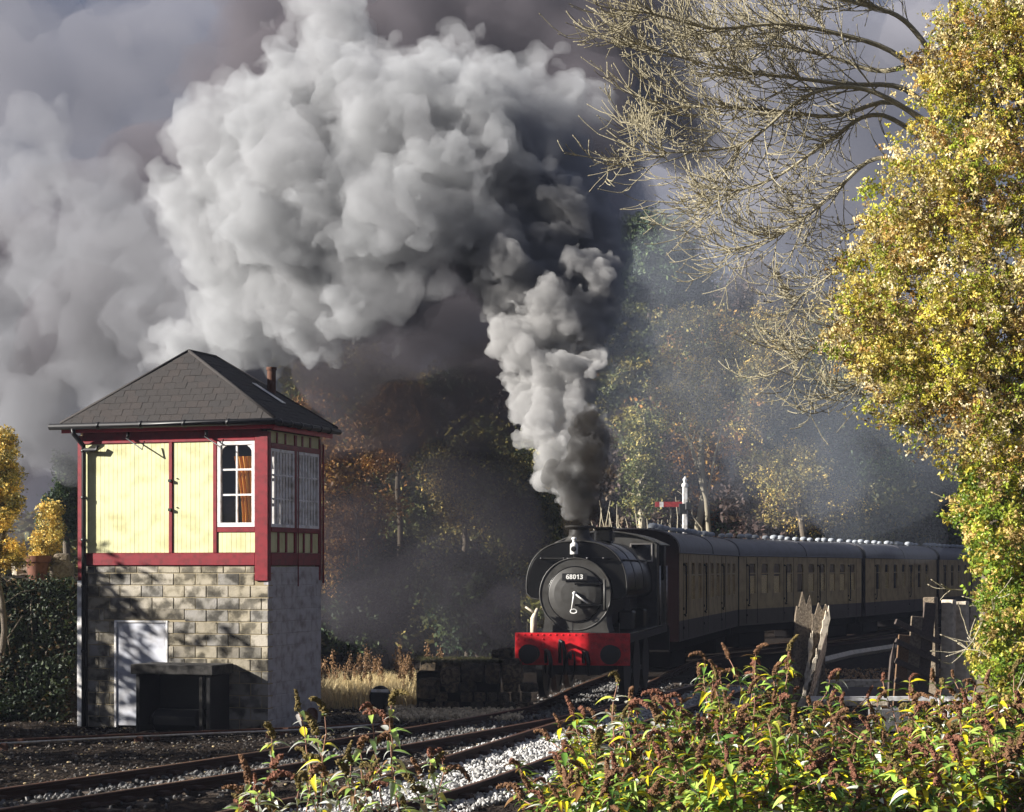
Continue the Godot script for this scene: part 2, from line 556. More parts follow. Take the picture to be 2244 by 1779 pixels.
func block_wall(parent: Node, length: float, top: float, mats: Array, holes: Array, r: RandomNumberGenerator, first := 0.0, weather := true):
	# courses of concrete blocks in running bond, laid from the top down; joints recessed
	var shapes := {}
	var y1 := top
	var row := 0
	while y1 > 0.01:
		var h := 0.13 if row == 0 else 0.225
		var y0 := maxf(y1 - h, 0.0)
		var x := -(0.225 if row % 2 else 0.0) - first
		if row == 0: x = -0.1
		while x < length - 0.005:
			var x1 := x + 0.45
			var pieces := [[maxf(x, 0.0), minf(x1, length)]]
			for hole in holes:
				var next := []
				for p in pieces:
					if y1 - 0.01 <= hole[2] or y0 + 0.01 >= hole[3] or p[1] <= hole[0] + 0.01 or p[0] >= hole[1] - 0.01: next.append(p)
					else:
						if p[0] < hole[0] - 0.03: next.append([p[0], hole[0]])
						if p[1] > hole[1] + 0.03: next.append([hole[1], p[1]])
				pieces = next
			for p in pieces:
				var w: float = p[1] - p[0]
				if w < 0.03: continue
				var key := Vector2(snappedf(w, 0.005), snappedf(y1 - y0, 0.005))
				if not shapes.has(key): shapes[key] = boxm(Vector3(w - 0.014, y1 - y0 - 0.014, 0.1), 0.007)
				var pick := r.randi() % mats.size()
				if weather:
					# damp and grime towards the foot of the wall
					var low := clampf(1.0 - (y0 - 0.2) / 1.9, 0.0, 1.0)
					pick = 0 if r.randf() < 0.5 else 1
					if r.randf() < 0.3 + low * 0.5: pick = 2
					if r.randf() < low * 0.6: pick = 3 + r.randi() % 2
				put("block", shapes[key], mats[pick], parent, Vector3((p[0] + p[1]) / 2, (y0 + y1) / 2, -0.05 + r.randf_range(-0.004, 0.004)))
			x = x1
		y1 = y0
		row += 1

func slates(parent: Node, outline: Array, origin: Vector3, along: Vector3, up_slope: Vector3, r: RandomNumberGenerator):
	# slates on one slope: outline in the slope's own (along, up) coordinates
	var poly := PackedVector2Array(outline)
	var top := 0.0
	for p in outline: top = maxf(top, p.y)
	var lo := INF
	var hi := -INF
	for p in outline:
		lo = minf(lo, p.x)
		hi = maxf(hi, p.x)
	var nrm := along.cross(up_slope).normalized()
	var y := 0.0
	var row := 0
	var pitch := 0.152
	while y < top:
		var x := lo - (0.13 if row % 2 else 0.0)
		while x < hi:
			var w := 0.232
			var q := PackedVector2Array([Vector2(x + 0.003, y), Vector2(x + w - 0.003, y), Vector2(x + w - 0.003, y + pitch * 1.5), Vector2(x + 0.003, y + pitch * 1.5)])
			for c in Geometry2D.intersect_polygons(q, poly):
				if Geometry2D.is_polygon_clockwise(c): c.reverse()
				var mid := Vector2.ZERO
				for v in c: mid += v / c.size()
				var local := PackedVector2Array()
				for v in c: local.append(v - mid)
				var tilt := Basis(along, up_slope, nrm) * Basis(Vector3.RIGHT, -0.028 + r.randf_range(-0.008, 0.006)) * Basis(Vector3.UP, r.randf_range(-0.012, 0.012))
				var o := put("slate", prismm(local, 0.0, r.randf_range(0.008, 0.013)), M["slate_" + "aabbc"[r.randi() % 5]], parent)
				o.transform = Transform3D(tilt, origin + along * mid.x + up_slope * mid.y + nrm * (0.012 + r.randf_range(0.0, 0.003)))
			x += w
		y += pitch
		row += 1

func build_signal_box():
	var r := RandomNumberGenerator.new()
	r.seed = 12
	var W := 3.96
	var D := 2.38
	var box := thing("signal_box", "signal box with cream boarded upper storey, red frame and grey block base", "signal box", Vector3(-6.34, 0, -36.495), deg_to_rad(-18.4))
	# lower storey: block walls on a mortar core
	var fw := put("front_wall", done(wall_core(W, D, 3.03)), M.mortar, box)
	var mats := [M.block_pale, M.block_buff, M.block_grey, M.block_dark, M.block_stained]
	shifted_blocks(fw, Transform3D(Basis(), Vector3(-W / 2, 0, 0)), W, 3.03, mats, [[0.775, 1.905, 0.0, 2.02], [0.55, 2.25, 2.02, 2.23], [3.68, 3.97, 2.76, 3.1]], r, true)
	var lintel := part_bar("lintel", M.block_stained, fw, -W / 2 + 0.555, -W / 2 + 2.245, 2.035, 2.235, -0.1, 0.002, 0.008)
	lintel.set_meta("label", "long stained concrete lintel over the grey door")
	var sw := put("side_wall", done(wall_core_side(W, D, 3.03)), M.side_block, box)
	shifted_blocks(sw, Transform3D(Basis(Vector3(0, 0, -1), Vector3.UP, Vector3(1, 0, 0)), Vector3(W / 2, 0, 0)), D, 3.03, [M.side_block], [], r, false)
	# door
	var door := part_bar("door", M.door_grey, box, -W / 2 + 0.83, -W / 2 + 1.86, 0.04, 1.97, -0.06, -0.012, 0.004)
	door.set_meta("label", "plain grey door in a pale frame")
	var frame := begin()
	for f in [[0.775, 0.825, 0.0, 2.015], [1.862, 1.905, 0.0, 2.015], [0.825, 1.862, 1.972, 2.015]]:
		bar(frame, -W / 2 + f[0], -W / 2 + f[1], f[2], f[3], -0.09, 0.012)
	put("door_frame", done(frame), M.white_paint, box)
	for y in [1.72, 1.0, 0.22]: put("hinge", boxm(Vector3(0.022, 0.11, 0.02), 0.003), M.iron, door, Vector3(-0.525, y - 1.005, 0.03))
	# upper storey: timber frame
	var fr := begin()
	var u := func(x: float) -> float: return x - W / 2
	for f in [[0.0, 0.115, 2.76, 5.5, 0.02], [3.70, 3.965, 2.76, 5.5, 0.03], [0.115, 3.70, 3.045, 3.275, 0.026], [1.93, 2.005, 3.275, 5.34, 0.022], [2.845, 2.925, 3.275, 5.34, 0.022], [0.115, 3.70, 5.335, 5.39, 0.024], [2.925, 3.70, 3.655, 3.745, 0.018]]:
		bar(fr, u.call(f[0]), u.call(f[1]), f[2], f[3], -0.09, f[4], 0.008)
	for f in [[0.0, 0.1, 2.76, 5.5], [1.14, 1.24, 3.275, 5.5], [2.27, 2.38, 2.76, 5.5], [0.1, 2.27, 3.045, 3.28], [0.1, 2.27, 3.66, 3.75], [0.1, 2.27, 5.2, 5.3]]:
		bar(fr, W / 2 - 0.09, W / 2 + (0.012 if f[2] < 3.0 or f[0] == 1.14 else 0.018), f[2], f[3], -f[1], -f[0] - (0.003 if f[0] == 0.0 else 0.0), 0.008)
	for w0 in [0.42, 0.76, 1.55, 1.9]: bar(fr, W / 2 - 0.03, W / 2 + 0.006, 3.285, 3.655, -w0 - 0.06, -w0, 0.004)
	for w0 in [0.36, 0.72, 1.48, 1.84]: bar(fr, W / 2 - 0.03, W / 2 + 0.006, 5.305, 5.5, -w0 - 0.06, -w0, 0.004)
	put("timber_frame", done(fr), M.crimson, box)
	# cream boarding between the frame
	var fp := part_bar("front_boarding", M.cream, box, u.call(0.115), u.call(2.845), 3.275, 5.335, -0.06, -0.022, 0.0)
	var origin := Transform3D(Basis(), -fp.position)
	for seg in [[0.12, 1.925, 3.28, 5.33], [2.01, 2.84, 3.28, 5.33], [2.93, 3.695, 3.28, 3.65]]:
		var n := int(round((seg[1] - seg[0]) / 0.092))
		var w: float = (seg[1] - seg[0]) / n
		var shape := boxm(Vector3(w - 0.002, seg[3] - seg[2], 0.02), 0.003)
		for i in n:
			put("plank", shape, M.cream, fp, origin * Vector3(u.call(seg[0] + (i + 0.5) * w), (seg[2] + seg[3]) / 2, -0.012 + r.randf_range(-0.0008, 0.0008)))
	part_bar("head_board", M.crimson, box, u.call(0.1), u.call(3.8), 5.392, 5.56, -0.1, -0.01)
	var sp := part_bar("side_boarding", M.cream, box, W / 2 - 0.06, W / 2 - 0.03, 3.28, 3.66, -2.3, -0.08, 0.0)
	for k in 20: put("plank", boxm(Vector3(0.016, 0.36, 0.1), 0.003), M.cream, sp, Vector3(0.018, 0.0, -1.02 + k * 0.108))
	part_bar("side_head_boarding", M.cream, box, W / 2 - 0.06, W / 2 - 0.012, 5.3, 5.52, -2.3, -0.08, 0.0)
	# back and far walls, floor and ceiling close the room
	part_bar("back_wall", M.cream, box, u.call(0.0), u.call(3.96), 3.03, 5.6, -2.375, -2.3, 0.0)
	part_bar("far_wall", M.cream, box, u.call(0.003), u.call(0.08), 3.03, 5.6, -2.298, -0.095, 0.0)
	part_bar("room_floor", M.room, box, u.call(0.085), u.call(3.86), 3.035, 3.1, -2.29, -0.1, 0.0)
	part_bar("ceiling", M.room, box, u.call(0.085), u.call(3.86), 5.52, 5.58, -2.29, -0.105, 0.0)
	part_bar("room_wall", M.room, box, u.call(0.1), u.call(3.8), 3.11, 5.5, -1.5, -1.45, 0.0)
	# the white sash window with its orange curtain
	var win := begin()
	for f in [[2.93, 3.695, 3.75, 3.83], [2.93, 3.695, 5.26, 5.33], [2.93, 3.0, 3.83, 5.26], [3.63, 3.695, 3.83, 5.26]]: bar(win, u.call(f[0]), u.call(f[1]), f[2], f[3], -0.06, 0.014, 0.006)
	for f in [[3.30, 3.335, 3.83, 5.26], [3.0, 3.63, 4.325, 4.36], [3.0, 3.63, 4.79, 4.825]]: bar(win, u.call(f[0]), u.call(f[1]), f[2], f[3], -0.05, -0.01 if f[2] == 3.83 else -0.013, 0.004)
	# curved corners at the head
	for s in [[3.0, 1], [3.63, -1]]:
		prism_into(win, PackedVector2Array([Vector2(u.call(s[0]), 5.26), Vector2(u.call(s[0]), 5.15), Vector2(u.call(s[0]) + s[1] * 0.04, 5.205), Vector2(u.call(s[0]) + s[1] * 0.11, 5.26)]) if s[1] > 0 else PackedVector2Array([Vector2(u.call(s[0]), 5.15), Vector2(u.call(s[0]), 5.26), Vector2(u.call(s[0]) - 0.11, 5.26), Vector2(u.call(s[0]) - 0.04, 5.205)]), -0.045, -0.006)
	var fwin := put("window", done(win), M.white_paint, box)
	for i in 2:
		for j in 3:
			var xx: float = [3.0, 3.335][i]
			var yy: float = [3.83, 4.36, 4.825][j]
			part_bar("pane", M.glass, fwin, u.call(xx), u.call(xx + 0.298), yy, [4.325, 4.79, 5.26][j], -0.034, -0.03, 0.0)
	var cs := begin(true)
	for i in 26:
		for j in 12:
			var c := []
			for e in [[0, 0], [1, 0], [1, 1], [0, 1]]:
				var s: float = (i + e[0]) / 26.0
				var t: float = (j + e[1]) / 12.0
				var left := lerpf(3.36, 3.20, t * t)
				c.append(Vector3(u.call(lerpf(left, 3.66, s)), lerpf(3.8, 5.06, t), -0.16 + sin(s * 31.0 + t * 1.5) * 0.03))
			quad(cs, c[0], c[1], c[2], c[3])
	put("curtain", done(cs), M.curtain, fwin)
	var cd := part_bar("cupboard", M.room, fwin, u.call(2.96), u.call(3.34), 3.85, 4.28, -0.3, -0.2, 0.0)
	# two side windows of close white bars
	for w0 in [0.1, 1.24]:
		var sw2 := begin()
		var w1: float = w0 + (1.04 if w0 < 1.0 else 1.03)
		for f in [[w0, w1, 3.75, 3.81], [w0, w1, 5.14, 5.2], [w0, w0 + 0.06, 3.81, 5.14], [w1 - 0.06, w1, 3.81, 5.14]]: bar(sw2, W / 2 - 0.06, W / 2 + 0.004, f[2], f[3], -f[1], -f[0], 0.004)
		for k in 6:
			var wc: float = w0 + 0.06 + (k + 1) * (w1 - w0 - 0.12) / 7.0
			bar(sw2, W / 2 - 0.05, W / 2 - 0.002, 3.81, 5.14, -wc - 0.03, -wc + 0.03, 0.004)
		for y in [4.26, 4.7]: bar(sw2, W / 2 - 0.045, W / 2 - 0.008, y, y + 0.03, -w1 + 0.06, -w0 - 0.06, 0.0)
		var o := put("side_window", done(sw2), M.white_paint, box)
		part_bar("pane", M.glass, o, W / 2 - 0.034, W / 2 - 0.03, 3.81, 5.14, -w1 + 0.06, -w0 - 0.06, 0.0)
	# roof: hipped, with individual slates on the two slopes in view
	var e := 0.24
	var A := Vector3(-W / 2 - e, 5.7, e)
	var B := Vector3(W / 2 + e, 5.7, e)
	var C := Vector3(W / 2 + e, 5.7, -D - e)
	var Dd := Vector3(-W / 2 - e, 5.7, -D - e)
	var R0 := Vector3(0.0, 7.09, -0.68)
	var R1 := Vector3(0.0, 7.09, -1.80)
	var rs := begin()
	tri(rs, A, B, R0)
	quad(rs, B, C, R1, R0)
	tri(rs, C, Dd, R1)
	quad(rs, Dd, A, R0, R1)
	quad(rs, Dd, C, B, A)
	var roof := put("roof", done(rs), M.slate_c, box)
	for slope in [[A, B, R0, R0], [B, C, R1, R0]]:
		var along: Vector3 = (slope[1] - slope[0]).normalized()
		var mid: Vector3 = slope[3] - slope[0]
		var up := (mid - along * mid.dot(along)).normalized()
		var out := []
		for p in slope:
			var q := Vector2((p - slope[0]).dot(along), (p - slope[0]).dot(up))
			if out.is_empty() or out[-1].distance_to(q) > 0.01: out.append(q)
		slates(roof, out, slope[0], along, up, r)
	var hips := begin(true)
	for h in [[A, R0], [B, R0], [C, R1], [R0, R1]]:
		tube_into(hips, [h[0] + Vector3.UP * 0.02, h[1] + Vector3.UP * 0.02], [0.035, 0.035], 6)
	put("ridge_capping", done(hips), M.slate_a, roof)
	# fascia, gutters and pipes
	var fa := begin()
	bar(fa, -W / 2 - 0.26, W / 2 + 0.20, 5.54, 5.61, 0.135, 0.17, 0.004)
	bar(fa, W / 2 + 0.13, W / 2 + 0.165, 5.52, 5.61, -D - 0.18, 0.133, 0.004)
	put("fascia", done(fa), M.scarlet, box)
	part_bar("soffit", M.crimson, box, -W / 2 - 0.2, W / 2 + 0.13, 5.612, 5.64, -D - 0.16, 0.15, 0.0)
	var gu := begin(true)
	tube_into(gu, [Vector3(-W / 2 - 0.46, 5.66, 0.25), Vector3(W / 2 + 0.27, 5.66, 0.25)], [0.062, 0.062], 10)
	tube_into(gu, [Vector3(W / 2 + 0.25, 5.655, 0.27), Vector3(W / 2 + 0.25, 5.655, -D - 0.3)], [0.058, 0.058], 10)
	for x in [-1.4, -0.5, 0.4, 1.3]: tube_into(gu, [Vector3(x - 0.03, 5.66, 0.25), Vector3(x + 0.03, 5.66, 0.25)], [0.072, 0.072], 10)
	for k in 6: tube_into(gu, [Vector3(W / 2 + 0.25, 5.655, 0.1 - k * 0.45), Vector3(W / 2 + 0.25, 5.655, 0.04 - k * 0.45)], [0.07, 0.07], 10)
	put("gutter", done(gu), M.iron, box)
	var dp := begin(true)
	var px: float = u.call(0.165)
	tube_into(dp, [Vector3(px - 0.12, 5.62, 0.25), Vector3(px - 0.12, 5.52, 0.24), Vector3(px, 5.30, 0.08), Vector3(px, 5.2, 0.07), Vector3(px, 0.0, 0.07)], [0.045, 0.045, 0.045, 0.045, 0.045], 10)
	for y in [5.18, 4.3, 3.5, 2.62, 1.4]: tube_into(dp, [Vector3(px, y, 0.07), Vector3(px, y + 0.05, 0.07)], [0.056, 0.056], 10)
	tube_into(dp, [Vector3(px, 5.22, 0.08), Vector3(px + 0.3, 5.22, 0.1), Vector3(px + 0.33, 5.3, 0.11)], [0.04, 0.04, 0.035], 8)
	put("downpipe", done(dp), M.iron, box)
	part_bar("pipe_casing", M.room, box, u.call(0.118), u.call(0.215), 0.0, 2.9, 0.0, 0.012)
	part_bar("corner_strip", M.white_paint, box, u.call(-0.01), u.call(0.10), 0.0, 2.755, -0.02, 0.022)
	for x in [1.12, 2.75]:
		var br := begin(true)
		tube_into(br, [Vector3(u.call(x), 5.5, 0.05), Vector3(u.call(x), 5.42, 0.16), Vector3(u.call(x) + 0.36, 5.20, 0.2), Vector3(u.call(x) + 0.38, 5.36, 0.16)], [0.014, 0.014, 0.014, 0.014], 6)
		tube_into(br, [Vector3(u.call(x), 5.42, 0.1), Vector3(u.call(x), 5.54, 0.1)], [0.03, 0.03], 6)
		put("lamp_bracket", done(br), M.iron, box)
	var lt := begin()
	for y in [4.62, 4.08]: box_into(lt, Vector3(u.call(1.97), y, 0.04), Vector3(0.07, 0.05, 0.05), 0.008)
	for y in [4.66, 4.12]: box_into(lt, Vector3(u.call(2.1), y, 0.008), Vector3(0.03, 0.02, 0.02), 0.004)
	put("door_latch", done(lt), M.iron, box)
	var rod := begin(true)
	tube_into(rod, [Vector3(W / 2 + 0.05, 5.2, -1.2), Vector3(W / 2 + 0.05, 2.65, -1.2)], [0.012, 0.012], 6)
	tube_into(rod, [Vector3(W / 2 + 0.05, 5.4, -2.36), Vector3(W / 2 + 0.05, 2.7, -2.36)], [0.02, 0.02], 6)
	put("side_rod", done(rod), M.crimson, box)
	# stove pipe on the far part of the right slope, with lead round it
	var slope_at := func(x: float) -> float: return 7.09 - x * (7.09 - 5.7) / (W / 2 + e)
	put("stove_pipe", lathem([Vector2(0.0, 0.0), Vector2(0.085, 0.0), Vector2(0.085, 0.52), Vector2(0.1, 0.52), Vector2(0.1, 0.58), Vector2(0.07, 0.58), Vector2(0.07, 0.3)], 16), M.rust, box, Vector3(1.12, slope_at.call(1.12) - 0.08, -1.95))
	var fl := put("lead_flashing", boxm(Vector3(0.75, 0.012, 0.16), 0.003), M.bright, roof, Vector3(1.28, slope_at.call(1.28) + 0.055, -1.5))
	fl.rotation.z = -atan2(7.09 - 5.7, W / 2 + e)
	# coal bunker of concrete against the wall
	var bk := thing("coal_bunker", "open fronted dark concrete bunker with a flat slab roof by the grey door", "bunker", box.transform * Vector3(0.42, 0, 0), box.rotation.y)
	part_bar("roof_slab", M.dark_concrete, bk, -0.80, 0.87, 1.06, 1.24, 0.012, 0.86, 0.015)
	part_bar("side_panel", M.iron, bk, -0.73, -0.65, 0.0, 1.06, 0.012, 0.78, 0.008)
	part_bar("side_panel", M.iron, bk, 0.70, 0.78, 0.0, 1.06, 0.012, 0.78, 0.008)
	part_bar("back_panel", M.iron, bk, -0.64, 0.69, 0.0, 1.055, 0.014, 0.05, 0.0)
	part_bar("post", M.dark_concrete, bk, 0.56, 0.63, 0.0, 1.055, 0.72, 0.79, 0.008)
	part_bar("coal_heap", M.iron, bk, -0.6, 0.5, 0.0, 0.4, 0.1, 0.6, 0.12)

func wall_core(W: float, D: float, top: float) -> SurfaceTool:
	# the mortar behind the front blocks, with the doorway left open
	var st := begin()
	for f in [[0.004, 0.775, 0.0, top - 0.004], [0.775, 1.905, 2.02, top - 0.004], [1.905, W - 0.004, 0.0, top - 0.004]]:
		bar(st, -W / 2 + f[0], -W / 2 + f[1], f[2], f[3], -0.2, -0.011, 0.0)
	bar(st, -W / 2, -W / 2 + 0.1, 0.0, top - 0.006, -D + 0.1, -0.203, 0.0)
	bar(st, -W / 2 + 0.103, W / 2 - 0.21, 0.0, top - 0.006, -D, -D + 0.1, 0.0)
	return st

func wall_core_side(W: float, D: float, top: float) -> SurfaceTool:
	var st := begin()
	bar(st, W / 2 - 0.2, W / 2 - 0.006, 0.0, top - 0.008, -D + 0.004, -0.206, 0.0)
	return st

func shifted_blocks(parent: Node, xf: Transform3D, length: float, top: float, mats: Array, holes: Array, r: RandomNumberGenerator, weather: bool):
	var first := parent.get_child_count()
	block_wall(parent, length, top, mats, holes, r, 0.0 if weather else 0.1, weather)
	for k in range(first, parent.get_child_count()):
		var o: Node3D = parent.get_child(k)
		o.transform = xf * o.transform

# ------------------------------------------------------------------ engine
func tank_outline(inset := 0.0) -> PackedVector2Array:
	# the saddle tank from the front: rounded over the top, tucked in at the lower edges
	var p := PackedVector2Array()
	var w := 1.10 - inset
	for k in 33:
		var t := PI * k / 32.0
		var c := cos(t)
		var s := sin(t)
		p.append(Vector2(signf(c) * pow(absf(c), 0.8) * w, 2.42 + pow(s, 0.85) * (1.02 - inset)))
	for q in [[-1.09, 2.30], [-1.0, 2.20], [-0.86, 2.17], [0.86, 2.17], [1.0, 2.20], [1.09, 2.30]]:
		p.append(Vector2(q[0] * w / 1.10, q[1] + inset * 0.5))
	return p

func loft_into(st: SurfaceTool, rings: Array, closed := true):
	# rings: arrays of points, each counter-clockwise seen from +z, given from back to front
	for i in rings.size() - 1:
		var n: int = rings[i].size()
		for k in (n if closed else n - 1):
			var k2 := (k + 1) % n
			quad(st, rings[i + 1][k], rings[i][k], rings[i][k2], rings[i + 1][k2])

func text_mesh(t: String, size: float, depth: float) -> TextMesh:
	var f := SystemFont.new()
	f.font_names = PackedStringArray(["Droid Sans"])
	f.font_weight = 700
	var m := TextMesh.new()
	m.text = t
	m.font = f
	m.font_size = 64
	m.pixel_size = size / 64.0
	m.depth = depth
	return m

func build_engine():
	var en := thing("steam_engine", "black saddle tank steam engine with red buffer beam and numbered smokebox door", "steam locomotive", Vector3(1.27, 0.15, -41.2), deg_to_rad(-10.5))
	# frames and footplate
	var bb := put("buffer_beam", boxm(Vector3(2.44, 0.68, 0.045), 0.006), M.beam_red, en, Vector3(0, 1.14, 0))
	var rv := begin(true)
	var dome := [Vector2(0.021, 0), Vector2(0.018, 0.011), Vector2(0.0, 0.017)]
	var spots := []
	for k in 18: spots.append(Vector2(-1.16 + k * 0.136, 0.30))
	for x in [-0.62, 0.42, 0.5, 0.72]:
		for y in [0.21, 0.12, 0.03]: spots.append(Vector2(x, y))
	for x in [-1.02, -0.88, 1.02, 1.12, 1.17, -1.17]:
		for y in [0.2, -0.02, -0.25]: spots.append(Vector2(x, y))
	for s in spots: lathe_into(rv, dome, 8, Basis(Vector3.RIGHT, PI / 2), Vector3(s.x, s.y, 0.0225))
	put("rivets", done(rv), M.beam_red, bb)
	var fp := begin()
	box_into(fp, Vector3(0, 1.465, -3.85), Vector3(2.46, 0.03, 7.65), 0.006)
	put("footplate", done(fp), M.engine_black, en)
	put("frames", boxm(Vector3(1.1, 0.72, 7.4), 0.0), M.iron, en, Vector3(0, 0.95, -3.9))
	put("side_valance", boxm(Vector3(0.03, 0.16, 7.4), 0.0), M.iron, en, Vector3(1.2, 1.36, -3.8))
	# buffers
	for s in [-1, 1]:
		var prof := [Vector2(0.0, 0.0), Vector2(0.17, 0.0), Vector2(0.17, 0.04), Vector2(0.115, 0.05), Vector2(0.10, 0.28), Vector2(0.055, 0.28), Vector2(0.055, 0.44), Vector2(0.205, 0.45), Vector2(0.205, 0.475), Vector2(0.12, 0.488), Vector2(0.0, 0.495)]
		var b := put("buffer", lathem(prof, 28), M.iron, en, Vector3(s * 0.86, 1.05, 0.023))
		b.rotation.x = PI / 2
	# draw hook, coupling and hoses
	var hook := begin(true)
	tube_into(hook, [Vector3(0, 1.08, 0.02), Vector3(0, 1.08, 0.2), Vector3(0, 1.03, 0.29), Vector3(0, 0.96, 0.28), Vector3(0, 0.95, 0.2)], [0.05, 0.045, 0.04, 0.03, 0.02], 8)
	tube_into(hook, [Vector3(-0.06, 1.08, 0.16), Vector3(-0.08, 0.9, 0.2), Vector3(-0.06, 0.68, 0.17), Vector3(0, 0.62, 0.17), Vector3(0.06, 0.68, 0.17), Vector3(0.08, 0.9, 0.2), Vector3(0.06, 1.08, 0.16)], [0.022, 0.022, 0.022, 0.022, 0.022, 0.022, 0.022], 8)
	put("coupling", done(hook), M.iron, en)
	for h in [[-0.26, 1.32, 0.62], [-0.56, 1.12, 0.55], [0.24, 1.1, 0.6]]:
		var hs := begin(true)
		tube_into(hs, [Vector3(h[0], 0.85, 0.04), Vector3(h[0], h[1] - 0.12, 0.06), Vector3(h[0] + 0.02, h[1], 0.12), Vector3(h[0] + 0.09, h[1] - 0.03, 0.2), Vector3(h[0] + 0.13, h[1] - 0.2, 0.22), Vector3(h[0] + 0.13, h[2], 0.16)], [0.035, 0.035, 0.04, 0.045, 0.045, 0.04], 8)
		put("brake_hose", done(hs), M.iron, en)
	for x in [-0.98, 0.0, 0.98]: put("lamp_iron", boxm(Vector3(0.02, 0.22, 0.05), 0.004), M.iron, en, Vector3(x, 1.58, -0.04))
	# smokebox: front plate with its lower saddle, barrel behind, round door
	var fpl := PackedVector2Array()
	for k in 25:
		var t := -0.33 + (PI + 0.66) * k / 24.0
		fpl.append(Vector2(cos(t), sin(t)) * 0.77 + Vector2(0, 2.29))
	for q in [[-0.70, 1.96], [-0.66, 1.8], [-0.68, 1.6], [-0.72, 1.482], [0.72, 1.482], [0.68, 1.6], [0.66, 1.8], [0.70, 1.96]]: fpl.append(Vector2(q[0], q[1]))
	var sb := put("smokebox", prismm(fpl, -1.3, -0.42), M.smokebox_grey, en)
	var ring := begin(true)
	var ringp := []
	for k in 41:
		var t := TAU * k / 40.0
		ringp.append(Vector3(cos(t) * 0.765, 2.29 + sin(t) * 0.765, -0.42))
	tube_into(ring, ringp, ringp.map(func(_q): return 0.018), 6, false)
	put("smokebox_ring", done(ring), M.smokebox_grey, sb)
	var door := put("smokebox_door", lathem([Vector2(0.0, -0.03), Vector2(0.585, -0.03), Vector2(0.585, 0.012), Vector2(0.56, 0.03), Vector2(0.45, 0.065), Vector2(0.3, 0.09), Vector2(0.15, 0.1), Vector2(0.0, 0.102)], 48), M.smokebox_grey, en, Vector3(0, 2.29, -0.415))
	door.rotation.x = PI / 2
	var rim := begin(true)
	var rp := []
	for k in 41:
		var t := TAU * k / 40.0
		rp.append(Vector3(cos(t) * 0.585, 0.01, sin(t) * 0.585))
	tube_into(rim, rp, rp.map(func(_q): return 0.014), 6, false)
	put("door_rim", done(rim), M.engine_black, door)
	for y in [2.51, 2.06]: put("hinge_strap", boxm(Vector3(0.66, 0.045, 0.02), 0.006), M.engine_black, en, Vector3(0.33, y, -0.32)).rotation.y = 0.10
	var hp := begin(true)
	tube_into(hp, [Vector3(0.64, 1.96, -0.34), Vector3(0.64, 2.60, -0.34)], [0.03, 0.03], 8)
	put("hinge_pin", done(hp), M.smokebox_grey, en)
	var dart := begin(true)
	tube_into(dart, [Vector3(0, 2.31, -0.33), Vector3(0, 2.31, -0.24)], [0.045, 0.04], 10)
	tube_into(dart, [Vector3(0, 2.31, -0.26), Vector3(0.28, 2.10, -0.25)], [0.022, 0.014], 8)
	tube_into(dart, [Vector3(0, 2.31, -0.245), Vector3(-0.05, 1.98, -0.24)], [0.02, 0.016], 8)
	var rp2 := []
	for k in 13:
		var t := TAU * k / 12.0
		rp2.append(Vector3(cos(t) * 0.07 - 0.01, 1.93 + sin(t) * 0.045, -0.24))
	tube_into(dart, rp2, rp2.map(func(_q): return 0.014), 6, false)
	put("door_handle", done(dart), M.bright, en)
	var np := put("number_plate", boxm(Vector3(0.54, 0.155, 0.02), 0.004), M.iron, en, Vector3(0.0, 2.655, -0.30))
	np.rotation.x = -0.12
	var num := text_mesh("68013", 0.135, 0.012)
	put("number", num, M.bright, np, Vector3(0, 0.0, 0.014))
	# saddle tank
	var tk := begin(true)
	var rings := []
	for e in [[-5.25, 0.0], [-0.62, 0.0], [-0.56, 0.02], [-0.535, 0.05]]:
		var row := []
		for q in tank_outline(e[1]): row.append(Vector3(q.x, q.y, e[0]))
		rings.append(row)
	loft_into(tk, rings)
	tk.generate_normals()
	var tank_mesh := tk.commit()
	var tf := begin()
	prism_into(tf, tank_outline(0.05), -0.56, -0.535)
	var tank := put("saddle_tank", tank_mesh, M.engine_black, en)
	put("tank_front", done(tf), M.engine_black, tank)
	var te := begin(true)
	var tep := []
	for q in tank_outline(0.02): tep.append(Vector3(q.x, q.y, -0.545))
	tep.append(tep[0])
	tube_into(te, tep, tep.map(func(_q): return 0.014), 5, false)
	put("tank_edge", done(te), M.smokebox_grey, tank)
	for z in [-1.9, -3.5]:
		var band := begin(true)
		var bp := []
		for q in tank_outline(-0.006).slice(0, 33): bp.append(Vector3(q.x, q.y, z))
		tube_into(band, bp, bp.map(func(_q): return 0.012), 5)
		put("tank_band", done(band), M.iron, tank)
	var hr := begin(true)
	tube_into(hr, [Vector3(-0.78, 3.05, -0.46), Vector3(0.78, 3.05, -0.46)], [0.02, 0.02], 8)
	for x in [-0.74, -0.25, 0.25, 0.6]: tube_into(hr, [Vector3(x, 3.05, -0.42), Vector3(x, 3.05, -0.56)], [0.028, 0.02], 8)
	tube_into(hr, [Vector3(0.98, 3.02, -0.7), Vector3(1.03, 3.02, -4.6)], [0.018, 0.018], 8)
	for z in [-0.8, -2.0, -3.2, -4.4]: tube_into(hr, [Vector3(0.9, 2.98, z), Vector3(1.02, 3.02, z)], [0.024, 0.02], 6)
	put("handrail", done(hr), M.engine_black, en)
	# chimney, filler, lamp
	put("chimney", lathem([Vector2(0.46, 3.30), Vector2(0.36, 3.40), Vector2(0.27, 3.48), Vector2(0.225, 3.56), Vector2(0.215, 3.66), Vector2(0.23, 3.705), Vector2(0.31, 3.715), Vector2(0.32, 3.735), Vector2(0.31, 3.755), Vector2(0.2, 3.755), Vector2(0.19, 3.3)], 32), M.smokebox_grey, en, Vector3(0, 0, -0.98))
